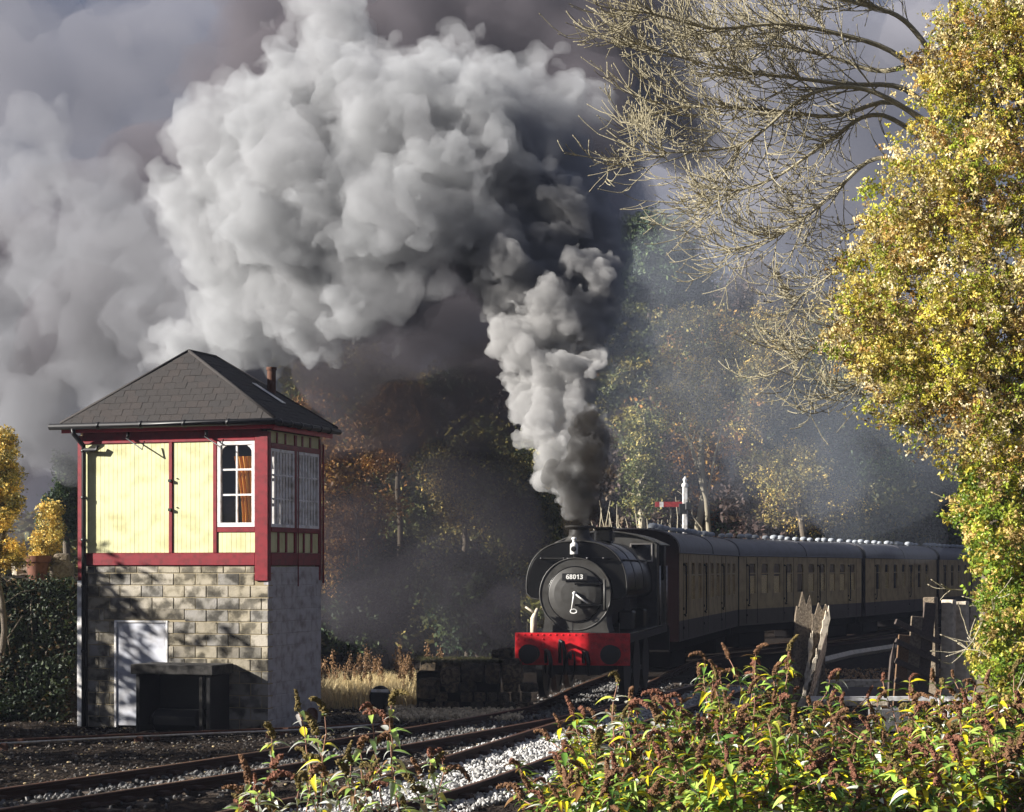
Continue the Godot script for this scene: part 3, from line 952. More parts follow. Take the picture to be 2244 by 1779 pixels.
	var fil := put("tank_filler", boxm(Vector3(0.42, 0.34, 0.5), 0.07), M.engine_black, en, Vector3(0.36, 3.55, -2.3))
	put("filler_lid", boxm(Vector3(0.46, 0.04, 0.54), 0.012), M.engine_black, fil, Vector3(0, 0.18, 0))
	var lamp := begin(true)
	lathe_into(lamp, [Vector2(0.0, 0.0), Vector2(0.085, 0.0), Vector2(0.085, 0.2), Vector2(0.06, 0.235), Vector2(0.035, 0.25), Vector2(0.035, 0.31), Vector2(0.06, 0.315), Vector2(0.05, 0.35), Vector2(0.0, 0.37)], 16)
	var lp := put("oil_lamp", done(lamp), M.bright, en, Vector3(-0.03, 3.14, -0.43))
	var lens := begin(true)
	lathe_into(lens, [Vector2(0.06, 0.0), Vector2(0.06, 0.05), Vector2(0.045, 0.065), Vector2(0.0, 0.07)], 14, Basis(Vector3.RIGHT, PI / 2), Vector3(0, 0.11, 0.06))
	put("lens", done(lens), M.iron, lp)
	put("lamp_bracket", boxm(Vector3(0.05, 0.2, 0.03), 0.004), M.iron, en, Vector3(-0.03, 3.05, -0.5))
	# pale ejector pipe and valve on the left of the footplate
	var vp := begin(true)
	tube_into(vp, [Vector3(-0.86, 1.48, -0.2), Vector3(-0.86, 1.78, -0.2), Vector3(-0.83, 1.86, -0.2), Vector3(-0.78, 1.98, -0.24)], [0.075, 0.07, 0.05, 0.04], 10)
	tube_into(vp, [Vector3(-0.82, 1.88, -0.2), Vector3(-1.04, 2.02, -0.2)], [0.03, 0.02], 8)
	put("steam_valve", done(vp), M.pale_wood, en)
	# boiler under the tank, firebox, sandboxes
	var bo := put("boiler", lathem([Vector2(0.0, 0.0), Vector2(0.66, 0.0), Vector2(0.66, 4.0), Vector2(0.0, 4.0)], 28), M.iron, en, Vector3(0, 2.1, -1.25))
	bo.rotation.x = -PI / 2
	put("firebox", boxm(Vector3(1.5, 1.1, 1.6), 0.1), M.iron, en, Vector3(0, 1.95, -4.4))
	for z in [-1.9, -4.1]: put("sandbox", boxm(Vector3(0.34, 0.42, 0.5), 0.04), M.engine_black, en, Vector3(0.92, 1.7, z))
	# wheels and rods
	for z in [-1.7, -3.4, -5.2]:
		for s in [-1, 1]:
			var w := put("wheel", lathem([Vector2(0.0, 0.0), Vector2(0.12, 0.0), Vector2(0.12, 0.03), Vector2(0.5, 0.02), Vector2(0.5, -0.01), Vector2(0.62, -0.01), Vector2(0.645, 0.12), Vector2(0.0, 0.12)], 32), M.iron, en, Vector3(s * 0.83, 0.645, z))
			w.rotation.z = -s * PI / 2
	put("coupling_rod", boxm(Vector3(0.04, 0.1, 3.7), 0.01), M.iron, en, Vector3(0.9, 0.55, -3.45))
	# cab: front plate with two windows, sides with openings, arched roof
	var arch := func(x: float) -> float: return 3.72 - 0.27 * pow(absf(x) / 1.2, 2.2)
	var cab := begin()
	var outline := PackedVector2Array([Vector2(-1.2, 1.482), Vector2(1.2, 1.482)])
	for k in 13:
		var x := 1.2 - 2.4 * k / 12.0
		outline.append(Vector2(x, arch.call(x) - 0.02))
	for s in [-1, 1]:
		# each half of the front plate round its window
		var x0 := 0.60
		var x1 := 1.08
		var pieces := [[0.0, x0, 1.482, 3.7], [x0, x1, 1.482, 3.02], [x1, 1.2, 1.482, 3.7], [x0, x1, 3.40, 3.7]]
		for q in pieces:
			var pts := PackedVector2Array([Vector2(s * q[0], q[2]), Vector2(s * q[1], q[2]), Vector2(s * q[1], minf(q[3], arch.call(q[1]) - 0.02)), Vector2(s * q[0], minf(q[3], arch.call(q[0]) - 0.02))])
			if s < 0: pts.reverse()
			prism_into(cab, pts, -5.28, -5.25)
	put("cab_front", done(cab), M.smokebox_grey, en)
	for s in [-1, 1]:
		var wf := begin()
		for f in [[0.57, 0.61, 2.99, 3.43], [1.07, 1.11, 2.99, 3.43], [0.61, 1.07, 2.99, 3.03], [0.61, 1.07, 3.39, 3.43]]: bar(wf, minf(s * f[0], s * f[1]), maxf(s * f[0], s * f[1]), f[2], f[3], -5.26, -5.23, 0.008)
		var o := put("cab_window", done(wf), M.steel, en)
		part_bar("pane", M.glass, o, minf(s * 0.61, s * 1.07), maxf(s * 0.61, s * 1.07), 3.03, 3.39, -5.268, -5.263, 0.0)
		var cs := begin()
		for f in [[1.482, 2.55, -7.2, -5.285], [2.553, 3.43, -5.7, -5.285], [2.553, 3.43, -7.2, -6.75]]: bar(cs, s * 1.2 - 0.012, s * 1.2 + 0.012, f[0], f[1], f[2], f[3], 0.003)
		put("cab_side", done(cs), M.engine_black, en)
		var ch := begin(true)
		for z in [-5.45, -6.95]: tube_into(ch, [Vector3(s * 1.255, 1.5, z), Vector3(s * 1.255, 2.9, z)], [0.02, 0.02], 8)
		put("cab_handrail", done(ch), M.steel, en)
	var rf := begin(true)
	var rr := []
	for z in [-7.45, -5.16]:
		var row := []
		for k in 17:
			var x := 1.28 - 2.56 * k / 16.0
			row.append(Vector3(x, arch.call(x), z))
		for k in 17:
			var x := -1.28 + 2.56 * k / 16.0
			row.append(Vector3(x, arch.call(x) - 0.03, z))
		rr.append(row)
	loft_into(rf, rr)
	put("cab_roof", done(rf), M.engine_black, en)
	var edge := begin(true)
	var ep := []
	for k in 17:
		var x := 1.28 - 2.56 * k / 16.0
		ep.append(Vector3(x, arch.call(x) - 0.015, -5.15))
	tube_into(edge, ep, ep.map(func(_q): return 0.022), 6)
	put("roof_beading", done(edge), M.smokebox_grey, en)
	put("cab_back", boxm(Vector3(2.36, 2.0, 0.04), 0.0), M.engine_black, en, Vector3(0, 2.45, -7.22))
	put("coal_bunker", boxm(Vector3(2.3, 1.3, 0.75), 0.03), M.engine_black, en, Vector3(0, 2.12, -7.62))
	put("rear_beam", boxm(Vector3(2.44, 0.6, 0.05), 0.0), M.iron, en, Vector3(0, 1.1, -8.0))

# ------------------------------------------------------------------ coaches
func coach(length: float, doors_every: int, pitch: float, blinds: float, r: RandomNumberGenerator, label: String, a: Vector3, b: Vector3):
	# a: middle of the front end, b: middle of the rear end, at rail level
	var d := b - a
	var c := thing("railway_coach", label, "railway coach", a, atan2(-d.x, -d.z), "coaches behind the engine")
	var L := length
	var half := 1.36
	var roofp := func(t: float) -> Vector2:  # t from 0 (right eave) to 1 (left eave)
		var an := PI * t
		return Vector2(signf(cos(an)) * pow(absf(cos(an)), 0.62) * 1.38, 3.25 + pow(sin(an), 0.8) * 0.6)
	# roof
	var rf := begin(true)
	var rings := []
	for z in [-L, 0.0]:
		var row := []
		for k in 25:
			var q: Vector2 = roofp.call(k / 24.0)
			row.append(Vector3(q.x, q.y, z))
		rings.append(row)
	loft_into(rf, rings, false)
	var roof := put("roof", done(rf), M.coach_roof, c)
	var ribs := begin(true)
	for z in [-0.012, -L * 0.5, -L + 0.012]:
		var row := []
		for k in 25:
			var q: Vector2 = roofp.call(k / 24.0)
			row.append(Vector3(q.x * 1.004, q.y + 0.004, z))
		tube_into(ribs, row, row.map(func(_q): return 0.02), 5)
	put("roof_rib", done(ribs), M.coach_roof, roof)
	var gut := begin()
	box_into(gut, Vector3(half + 0.015, 3.24, -L / 2), Vector3(0.05, 0.035, L - 0.02), 0.01)
	put("rain_strip", done(gut), M.coach_roof, roof)
	var vent := lathem([Vector2(0.0, 0.0), Vector2(0.05, 0.0), Vector2(0.05, 0.05), Vector2(0.12, 0.06), Vector2(0.125, 0.12), Vector2(0.08, 0.16), Vector2(0.0, 0.175)], 12)
	var z := -0.5
	while z > -L + 0.4:
		var q: Vector2 = roofp.call(0.42 + r.randf_range(-0.015, 0.015))
		var v := put("ventilator", vent, M.vent_grey, roof, Vector3(q.x, q.y - 0.02, z))
		v.scale = Vector3.ONE * r.randf_range(0.9, 1.2)
		z -= pitch * r.randf_range(0.6, 0.75)
	# ends, floor, underframe
	var endo := PackedVector2Array([Vector2(-half, 0.95), Vector2(half, 0.95)])
	for k in 25: endo.append(roofp.call(k / 24.0) * Vector2(0.985, 1.0) - Vector2(0, 0.012))
	put("coach_end", prismm(endo, -0.05, 0.0), M.coach_end, c)
	put("coach_end", prismm(endo, -L, -L + 0.05), M.coach_end, c)
	put("underframe", boxm(Vector3(2.2, 0.35, L - 0.1), 0.0), M.underframe, c, Vector3(0, 0.86, -L / 2))
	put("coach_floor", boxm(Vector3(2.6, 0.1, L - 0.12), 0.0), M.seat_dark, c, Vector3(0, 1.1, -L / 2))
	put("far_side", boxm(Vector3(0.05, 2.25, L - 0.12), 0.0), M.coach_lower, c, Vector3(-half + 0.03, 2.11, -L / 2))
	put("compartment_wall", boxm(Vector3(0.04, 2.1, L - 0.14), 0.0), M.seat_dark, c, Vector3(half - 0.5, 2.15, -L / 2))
	for bz in [-2.2, -L + 2.2]:
		put("bogie", boxm(Vector3(2.1, 0.5, 2.6), 0.05), M.underframe, c, Vector3(0, 0.45, bz))
	# the near side: strips below and above the windows, pillars between them
	var lower := begin()
	bar(lower, half - 0.04, half - 0.004, 0.95, 1.48, -L + 0.05, -0.05, 0.0)
	put("lower_panel", done(lower), M.coach_lower, c)
	var side := begin()
	bar(side, half - 0.04, half, 1.483, 1.95, -L + 0.05, -0.05, 0.0)
	bar(side, half - 0.04, half, 3.03, 3.25, -L + 0.05, -0.05, 0.0)
	var w := 0.78
	var n := int((L - 1.2) / pitch)
	var lead := (L - n * pitch) / 2.0
	var edge := 0.05
	var windows := []
	for k in n:
		var z0 := lead + (k + 0.5) * pitch - w / 2
		bar(side, half - 0.04, half, 1.95, 3.03, -z0, -edge, 0.0)
		windows.append(z0)
		edge = z0 + w
	bar(side, half - 0.04, half, 1.95, 3.03, -L + 0.05, -edge, 0.0)
	put("side_panel", done(side), M.coach_cream, c)
	for k in windows.size():
		var z0: float = windows[k]
		var wf := begin()
		for f in [[z0, z0 + 0.045, 1.95, 3.03], [z0 + w - 0.045, z0 + w, 1.95, 3.03], [z0 + 0.045, z0 + w - 0.045, 1.95, 2.0], [z0 + 0.045, z0 + w - 0.045, 2.985, 3.03], [z0 + 0.045, z0 + w - 0.045, 2.64, 2.68]]:
			bar(wf, half - 0.045, half + 0.008, f[2], f[3], -f[1], -f[0], 0.004)
		for s in [[z0 + 0.045, 1.0], [z0 + w - 0.045, -1.0]]:
			box_into(wf, Vector3(half - 0.018, 2.975, -s[0] - s[1] * 0.02), Vector3(0.04, 0.09, 0.09), 0.0, Basis(Vector3.RIGHT, PI / 4))
		var wo := put("window", done(wf), M.coach_cream, c)
		part_bar("pane", M.glass, wo, half - 0.03, half - 0.026, 2.0, 2.985, -z0 - w + 0.045, -z0 - 0.045, 0.0)
		if r.randf() < blinds: part_bar("blind", M.amber_blind, wo, half - 0.045, half - 0.04, 2.0, 2.62 + r.randf_range(-0.05, 0.04), -z0 - w + 0.05, -z0 - 0.05, 0.0)
		if k % doors_every == 0:
			var dz := z0 - 0.16
			var dj := begin()
			bar(dj, half - 0.001, half + 0.006, 1.0, 3.2, -dz - 0.015, -dz + 0.015, 0.0)
			bar(dj, half - 0.001, half + 0.006, 1.0, 3.2, -dz - w - 0.32, -dz - w - 0.29, 0.0)
			for y in [1.25, 1.75, 2.9]: bar(dj, half, half + 0.03, y, y + 0.07, -dz - 0.06, -dz + 0.03, 0.006)
			var dn := put("door", done(dj), M.underframe, c)
			var dh := begin(true)
			tube_into(dh, [Vector3(half + 0.01, 1.62, -dz - 0.1), Vector3(half + 0.07, 1.66, -dz - 0.1), Vector3(half + 0.07, 2.9, -dz - 0.1), Vector3(half + 0.01, 2.94, -dz - 0.1)], [0.022, 0.022, 0.022, 0.022], 6)
			tube_into(dh, [Vector3(half + 0.03, 1.6, -dz - 0.24), Vector3(half + 0.06, 1.6, -dz - 0.06)], [0.024, 0.024], 6)
			put("handle", done(dh), M.underframe, dn)

func build_coaches():
	var r := RandomNumberGenerator.new()
	r.seed = 31
	var joints := [Vector3(2.95, 0.15, -50.5), Vector3(6.05, 0.15, -64.2), Vector3(6.18, 0.15, -64.55), Vector3(12.45, 0.15, -77.2), Vector3(12.62, 0.15, -77.5), Vector3(18.2, 0.15, -90.3), Vector3(18.4, 0.15, -90.7), Vector3(25.0, 0.15, -106.0)]
	var labels := ["first brown and cream coach, coupled right behind the steam engine", "second brown and cream coach, between the first coach and the broken wooden post's right side", "third brown and cream coach, hazy, above the gap between post and fence", "last hazy coach with a red end, running into the leaves at the right"]
	for k in 4:
		var a: Vector3 = joints[k * 2]
		var b: Vector3 = joints[k * 2 + 1]
		coach(a.distance_to(b), [3, 3, 4, 4][k], [1.42, 1.28, 1.6, 1.7][k], [0.95, 0.8, 0.6, 0.5][k], r, labels[k], a, b)

# ------------------------------------------------------------------ lineside things
func rough_stone(s: Vector3, sd: int) -> ArrayMesh:
	# a hewn stone: a box with uneven faces and worn edges
	var r := RandomNumberGenerator.new()
	r.seed = sd
	var n := 3
	var grid := {}
	var st := begin()
	var at := func(i: int, j: int, k: int) -> Vector3:
		var key := Vector3i(i, j, k)
		if not grid.has(key):
			var p := Vector3(i, j, k) * (2.0 / n) - Vector3.ONE
			var round_off := p / maxf(1.0, pow(pow(absf(p.x), 6.0) + pow(absf(p.y), 6.0) + pow(absf(p.z), 6.0), 1.0 / 6.0))
			grid[key] = (round_off + Vector3(r.randf_range(-1, 1), r.randf_range(-1, 1), r.randf_range(-1, 1)) * 0.09) * s * 0.5
		return grid[key]
	for a in n:
		for b in n:
			quad(st, at.call(a, b, n), at.call(a + 1, b, n), at.call(a + 1, b + 1, n), at.call(a, b + 1, n))
			quad(st, at.call(a + 1, b, 0), at.call(a, b, 0), at.call(a, b + 1, 0), at.call(a + 1, b + 1, 0))
			quad(st, at.call(n, a, b + 1), at.call(n, a, b), at.call(n, a + 1, b), at.call(n, a + 1, b + 1))
			quad(st, at.call(0, a, b), at.call(0, a, b + 1), at.call(0, a + 1, b + 1), at.call(0, a + 1, b))
			quad(st, at.call(a, n, b + 1), at.call(a + 1, n, b + 1), at.call(a + 1, n, b), at.call(a, n, b))
			quad(st, at.call(a, 0, b), at.call(a + 1, 0, b), at.call(a + 1, 0, b + 1), at.call(a, 0, b + 1))
	return done(st)

func blade_mesh() -> ArrayMesh:
	var st := begin()
	for b in [[0.0, 0.0, 0.25], [0.03, 1.9, 0.4], [-0.03, 4.0, 0.32]]:
		var w := Vector3(cos(b[1]), 0, sin(b[1])) * 0.007
		var lean: Vector3 = Vector3(cos(b[1] + 1.3), 0, sin(b[1] + 1.3)) * b[2]
		var p := Vector3(b[0], 0, b[0])
		var q: Vector3 = p + Vector3.UP * 0.55 + lean * 0.25
		var t: Vector3 = p + Vector3.UP * 0.95 + lean
		quad(st, p - w, p + w, q + w * 0.8, q - w * 0.8)
		tri(st, q - w * 0.8, q + w * 0.8, t)
	return done(st)

func seed_stem_mesh() -> ArrayMesh:
	var st := begin()
	tube_into(st, [Vector3.ZERO, Vector3(0.03, 0.5, 0.02), Vector3(0.0, 1.0, 0.05)], [0.006, 0.005, 0.003], 4)
	var r := RandomNumberGenerator.new()
	r.seed = 5
	for k in 46:
		var h := r.randf_range(0.55, 1.03)
		var c := Vector3(0.015, h, 0.04) + Vector3(r.randfn(), r.randfn() * 0.4, r.randfn()) * 0.03
		box_into(st, c, Vector3.ONE * r.randf_range(0.014, 0.03), 0.0, rand_basis(r))
	return done(st)

func grass_patch(called: String, label: String, spots: Array, tall: float, colour: Color, r: RandomNumberGenerator, stems := 0):
	var xf := []
	var cols := []
	for s in spots:
		var sc := tall * r.randf_range(0.5, 1.25)
		xf.append(Transform3D(Basis(Vector3.UP, r.randf() * TAU).scaled(Vector3(1.0, sc, 1.0)), s))
		cols.append(colour * r.randf_range(0.55, 1.25))
	var g := thing(called, label, "grass")
	g.set_meta("kind", "stuff")
	scatter("blades", blade_mesh(), M.leaf, g, xf, cols)
	if stems:
		xf = []
		cols = []
		for k in stems:
			var s: Vector3 = spots[r.randi() % spots.size()]
			xf.append(Transform3D(Basis(Vector3.UP, r.randf() * TAU).rotated(Vector3.RIGHT, r.randf_range(-0.2, 0.2)).scaled(Vector3.ONE * r.randf_range(0.8, 1.5) * tall * 1.6), s))
			cols.append(Color(0.20, 0.12, 0.06) * r.randf_range(0.6, 1.6))
		scatter("seed_heads", seed_stem_mesh(), M.leaf, g, xf, cols)

func build_lineside():
	var r := RandomNumberGenerator.new()
	r.seed = 404
	# old stone loading bank beside the engine
	var bank := thing("stone_platform", "old stone loading bank with mossy coping stones left of the red buffer beam", "stone wall", Vector3(0, 0, 0))
	var stones := [M.stone_a, M.stone_b, M.stone_c]
	var earth := begin()
	box_into(earth, Vector3(-1.12, 0.42, -41.9), Vector3(1.75, 0.84, 2.0), 0.05)
	put("earth_core", done(earth), M.underframe, bank)
	var x := -1.98
	var i := 0
	while x < -0.1:
		var w := r.randf_range(0.34, 0.5)
		var y := 0.82 - (0.30 if i == 0 else (0.08 if i == 1 else 0.0)) + r.randf_range(-0.02, 0.02)
		put("coping_stone", rough_stone(Vector3(w - 0.02, 0.42, 0.7), 30 + i), stones[i % 3], bank, Vector3(x + w / 2, y, -40.75 + r.randf_range(-0.04, 0.04)))
		x += w
		i += 1
	for k in 5: put("coping_stone", rough_stone(Vector3(0.5, 0.36, 0.8), 50 + k), stones[k % 3], bank, Vector3(-1.7 + k * 0.42, 0.88, -41.6))
	for row in 3:
		x = -1.95 + row * 0.1
		while x < 0.25:
			var w := r.randf_range(0.2, 0.42)
			if r.randf() < 0.8: put("stone", rough_stone(Vector3(w - 0.03, 0.2, 0.35), 70 + i), stones[r.randi() % 3], bank, Vector3(x + w / 2, 0.12 + row * 0.2, -40.72 + r.randf_range(-0.1, 0.12)))
			x += w
			i += 1
	for s in [[-0.12, 1.22, -40.8, 0.34], [0.02, 1.02, -40.7, 0.3], [-0.3, 1.2, -40.9, 0.26], [-0.02, 0.7, -40.6, 0.3]]:
		put("stone", rough_stone(Vector3(s[3], s[3] * 0.7, s[3]), 90 + i), stones[2], bank, Vector3(s[0], s[1], s[2]))
		i += 1
	# dry grass behind the tracks
	var spots := []
	for k in 5200:
		var p := Vector3(r.randf_range(-4.6, -1.5), 0, -r.randf_range(40.9, 48.0))
		if p.x > -2.1 and p.z > -43.2: continue
		if p.z > -41.6 - (p.x + 4.6) * 0.25: continue
		p.y = gh(p.x, -p.z) - 0.02
		spots.append(p)
	grass_patch("dry_grass", "tall straw coloured dry grass between signal box and stone bank", spots, 0.5, Color(0.78, 0.64, 0.36), r, 60)
	spots = []
	for k in 500:
		var p := Vector3(r.randf_range(-1.9, -0.1), 1.03, -r.randf_range(40.6, 42.4))
		spots.append(p)
	grass_patch("moss_grass", "short green grass on top of the stone loading bank", spots, 0.07, Color(0.07, 0.07, 0.025), r)
	# pale rubble heaped beside the track in front of the bank
	var xf := []
	var cols := []
	for k in 2600:
		var p := Vector3(r.randf_range(-3.0, 0.2), 0, -r.randf_range(38.2, 41.2))
		var s := r.randf_range(0.03, 0.1)
		xf.append(Transform3D(rand_basis(r).scaled(Vector3.ONE * s), p + Vector3.UP * r.randf_range(0.0, 0.1)))
		cols.append(Color(0.55, 0.45, 0.30) * r.randf_range(0.45, 1.2))
	var o := scatter("stone_chippings", stone_mesh(21), M.tinted, self, xf, cols)
	tag(o, "pale buff stone chippings in front of the stone loading bank", "stones", "", "stuff")
	# ground disc signal
	var gs := thing("ground_signal", "round black ground disc signal on a short post beside the track", "signal", Vector3(-2.62, 0, -39.5), deg_to_rad(-12))
	var face := put("disc", lathem([Vector2(0.0, 0.0), Vector2(0.225, 0.0), Vector2(0.235, 0.02), Vector2(0.225, 0.04), Vector2(0.2, 0.05), Vector2(0.0, 0.055)], 32), M.engine_black, gs, Vector3(0, 0.40, 0.1))
	face.rotation.x = PI / 2
	put("disc_bar", boxm(Vector3(0.36, 0.06, 0.012), 0.003), M.white_paint, gs, Vector3(0, 0.53, 0.157))
	put("lamp_housing", boxm(Vector3(0.26, 0.34, 0.24), 0.05), M.engine_black, gs, Vector3(0, 0.38, -0.04))
	put("post", boxm(Vector3(0.16, 0.24, 0.16), 0.02), M.engine_black, gs, Vector3(0, 0.11, 0))
	put("base_plate", boxm(Vector3(0.5, 0.05, 0.4), 0.01), M.rust, gs, Vector3(0, 0.02, 0))
	# rodding and a pulley wheel by the corner of the box
	for k in 2:
		var pts := []
		for e in curve_points([Vector2(-13.0, 29.5 + k * 0.9), Vector2(-9.5, 31.6 + k * 0.8), Vector2(-6.5, 33.6 + k * 0.55), Vector2(-3.6, 35.2 + k * 0.5), Vector2(-2.2, 36.6 + k * 0.5)], 0.6): pts.append(e[0] + Vector3.UP * 0.1)
		var rd := thing("point_rod", ["nearer of two rusty point rods running past the signal box", "farther of two rusty point rods running past the signal box"][k], "point rod")
		put("rod", tubem(pts, pts.map(func(_q): return 0.022), 6), M.steel if k == 0 else M.rust, rd)
		for j in range(1, pts.size(), 4): put("roller_stand", boxm(Vector3(0.16, 0.14, 0.1), 0.015), M.rust, rd, pts[j] - Vector3.UP * 0.06)
	var pw := thing("pulley_wheel", "small rusty signal wire wheel standing by the corner of the signal box", "pulley", Vector3(-3.72, 0, -36.4), deg_to_rad(60))
	var wh := begin(true)
	lathe_into(wh, [Vector2(0.0, -0.02), Vector2(0.04, -0.02), Vector2(0.05, -0.008), Vector2(0.12, -0.008), Vector2(0.14, -0.03), Vector2(0.165, -0.03), Vector2(0.15, 0.0), Vector2(0.165, 0.03), Vector2(0.14, 0.03), Vector2(0.12, 0.008), Vector2(0.05, 0.008), Vector2(0.04, 0.02), Vector2(0.0, 0.02)], 24, Basis(Vector3.RIGHT, PI / 2), Vector3(0, 0.24, 0))
	put("wheel", done(wh), M.rust, pw)
	put("stand", boxm(Vector3(0.08, 0.24, 0.12), 0.01), M.rust, pw, Vector3(0, 0.12, 0))
	# flower pot, old stump and a pale stone on the bank at the left
	var by := gh(-9.9, 41.0)
	var pot := thing("flower_pot", "big terracotta flower pot on the hedge bank left of the signal box", "flower pot", Vector3(-9.9, by, -40.9))
	put("bowl", lathem([Vector2(0.0, 0.0), Vector2(0.17, 0.0), Vector2(0.24, 0.36), Vector2(0.275, 0.37), Vector2(0.29, 0.50), Vector2(0.26, 0.50), Vector2(0.23, 0.36), Vector2(0.0, 0.34)], 28), M.terracotta, pot)
	put("soil", lathem([Vector2(0.235, 0.42), Vector2(0.12, 0.46), Vector2(0.0, 0.47)], 16), M.underframe, pot)
	var stump := thing("gate_post", "weathered grey wooden post beside the terracotta pot", "post", Vector3(-9.38, gh(-9.38, 41.0) - 0.1, -41.0))
	put("post", rough_stone(Vector3(0.42, 1.6, 0.4), 8), M.old_wood, stump, Vector3(0, 0.75, 0))
	put("post_cap", rough_stone(Vector3(0.3, 0.2, 0.3), 6), M.old_wood, stump, Vector3(-0.04, 1.6, 0))
	var boulder := put("boulder", rough_stone(Vector3(0.42, 0.42, 0.4), 14), M.pale_wood, self, Vector3(-10.3, by + 0.28, -41.2))
	tag(boulder, "pale rounded boulder behind the terracotta pot", "boulder")
	# signals behind the train
	var sg := thing("semaphore_signal", "white signal post with a red arm behind the first coach", "signal", Vector3(6.62, 0, -75.0))
	put("post", boxm(Vector3(0.19, 6.1, 0.19), 0.02), M.white_paint, sg, Vector3(0, 3.05, 0))
	put("finial", lathem([Vector2(0.13, 0.0), Vector2(0.13, 0.1), Vector2(0.05, 0.16), Vector2(0.09, 0.28), Vector2(0.0, 0.42)], 12), M.white_paint, sg, Vector3(0, 6.1, 0))
	var arm := put("signal_arm", boxm(Vector3(1.05, 0.2, 0.03), 0.004), M.signal_red, sg, Vector3(-0.63, 5.42, 0.14))
	put("arm_stripe", boxm(Vector3(0.15, 0.202, 0.034), 0.0), M.white_paint, arm, Vector3(-0.28, 0, 0))
	put("lamp", boxm(Vector3(0.22, 0.3, 0.22), 0.03), M.iron, sg, Vector3(0.1, 5.35, 0.2))
	put("spectacle_plate", boxm(Vector3(0.3, 0.4, 0.04), 0.08), M.iron, sg, Vector3(-0.1, 5.25, 0.17))
	var ld := begin()
	for s in [-0.13, 0.13]: tube_into(ld, [Vector3(s, 0.0, -0.7), Vector3(s, 5.2, -0.2)], [0.02, 0.02], 5)
	for k in 18: tube_into(ld, [Vector3(-0.13, 0.3 + k * 0.28, -0.67 + k * 0.027), Vector3(0.13, 0.3 + k * 0.28, -0.67 + k * 0.027)], [0.012, 0.012], 4)
	put("ladder", done(ld), M.iron, sg)
	var s2 := thing("white_post", "thin white post above the roofs of the far coaches", "post", Vector3(24.6, 0, -115.0))
	put("post", boxm(Vector3(0.2, 5.6, 0.2), 0.02), M.white_paint, s2, Vector3(0, 2.8, 0))
	put("cap", boxm(Vector3(0.28, 0.1, 0.28), 0.02), M.white_paint, s2, Vector3(0, 5.65, 0))

# ------------------------------------------------------------------ the broken posts, fence and crossing at the right
func shard_into(st: SurfaceTool, path: Array, w: float, t: float, r: RandomNumberGenerator):
	# a split piece of timber: a flat bar along path whose end runs out in a splinter
	var n := path.size()
	var rings := []
	for i in n:
		var k := 1.0 - 0.75 * pow(float(i) / (n - 1), 5.0)
		var ring := []
		for e in [[-0.5, -0.5], [0.5, -0.5], [0.5, 0.5], [-0.5, 0.5]]:
			ring.append(path[i] + Vector3(e[0] * w * k + r.randf_range(-0.012, 0.012), 0, e[1] * t * k + r.randf_range(-0.012, 0.012)))
		rings.append(ring)
	for i in n - 1:
		for k in 4:
			var k2 := (k + 1) % 4
			quad(st, rings[i][k2], rings[i][k], rings[i + 1][k], rings[i + 1][k2])
	quad(st, rings[-1][3], rings[-1][2], rings[-1][1], rings[-1][0])

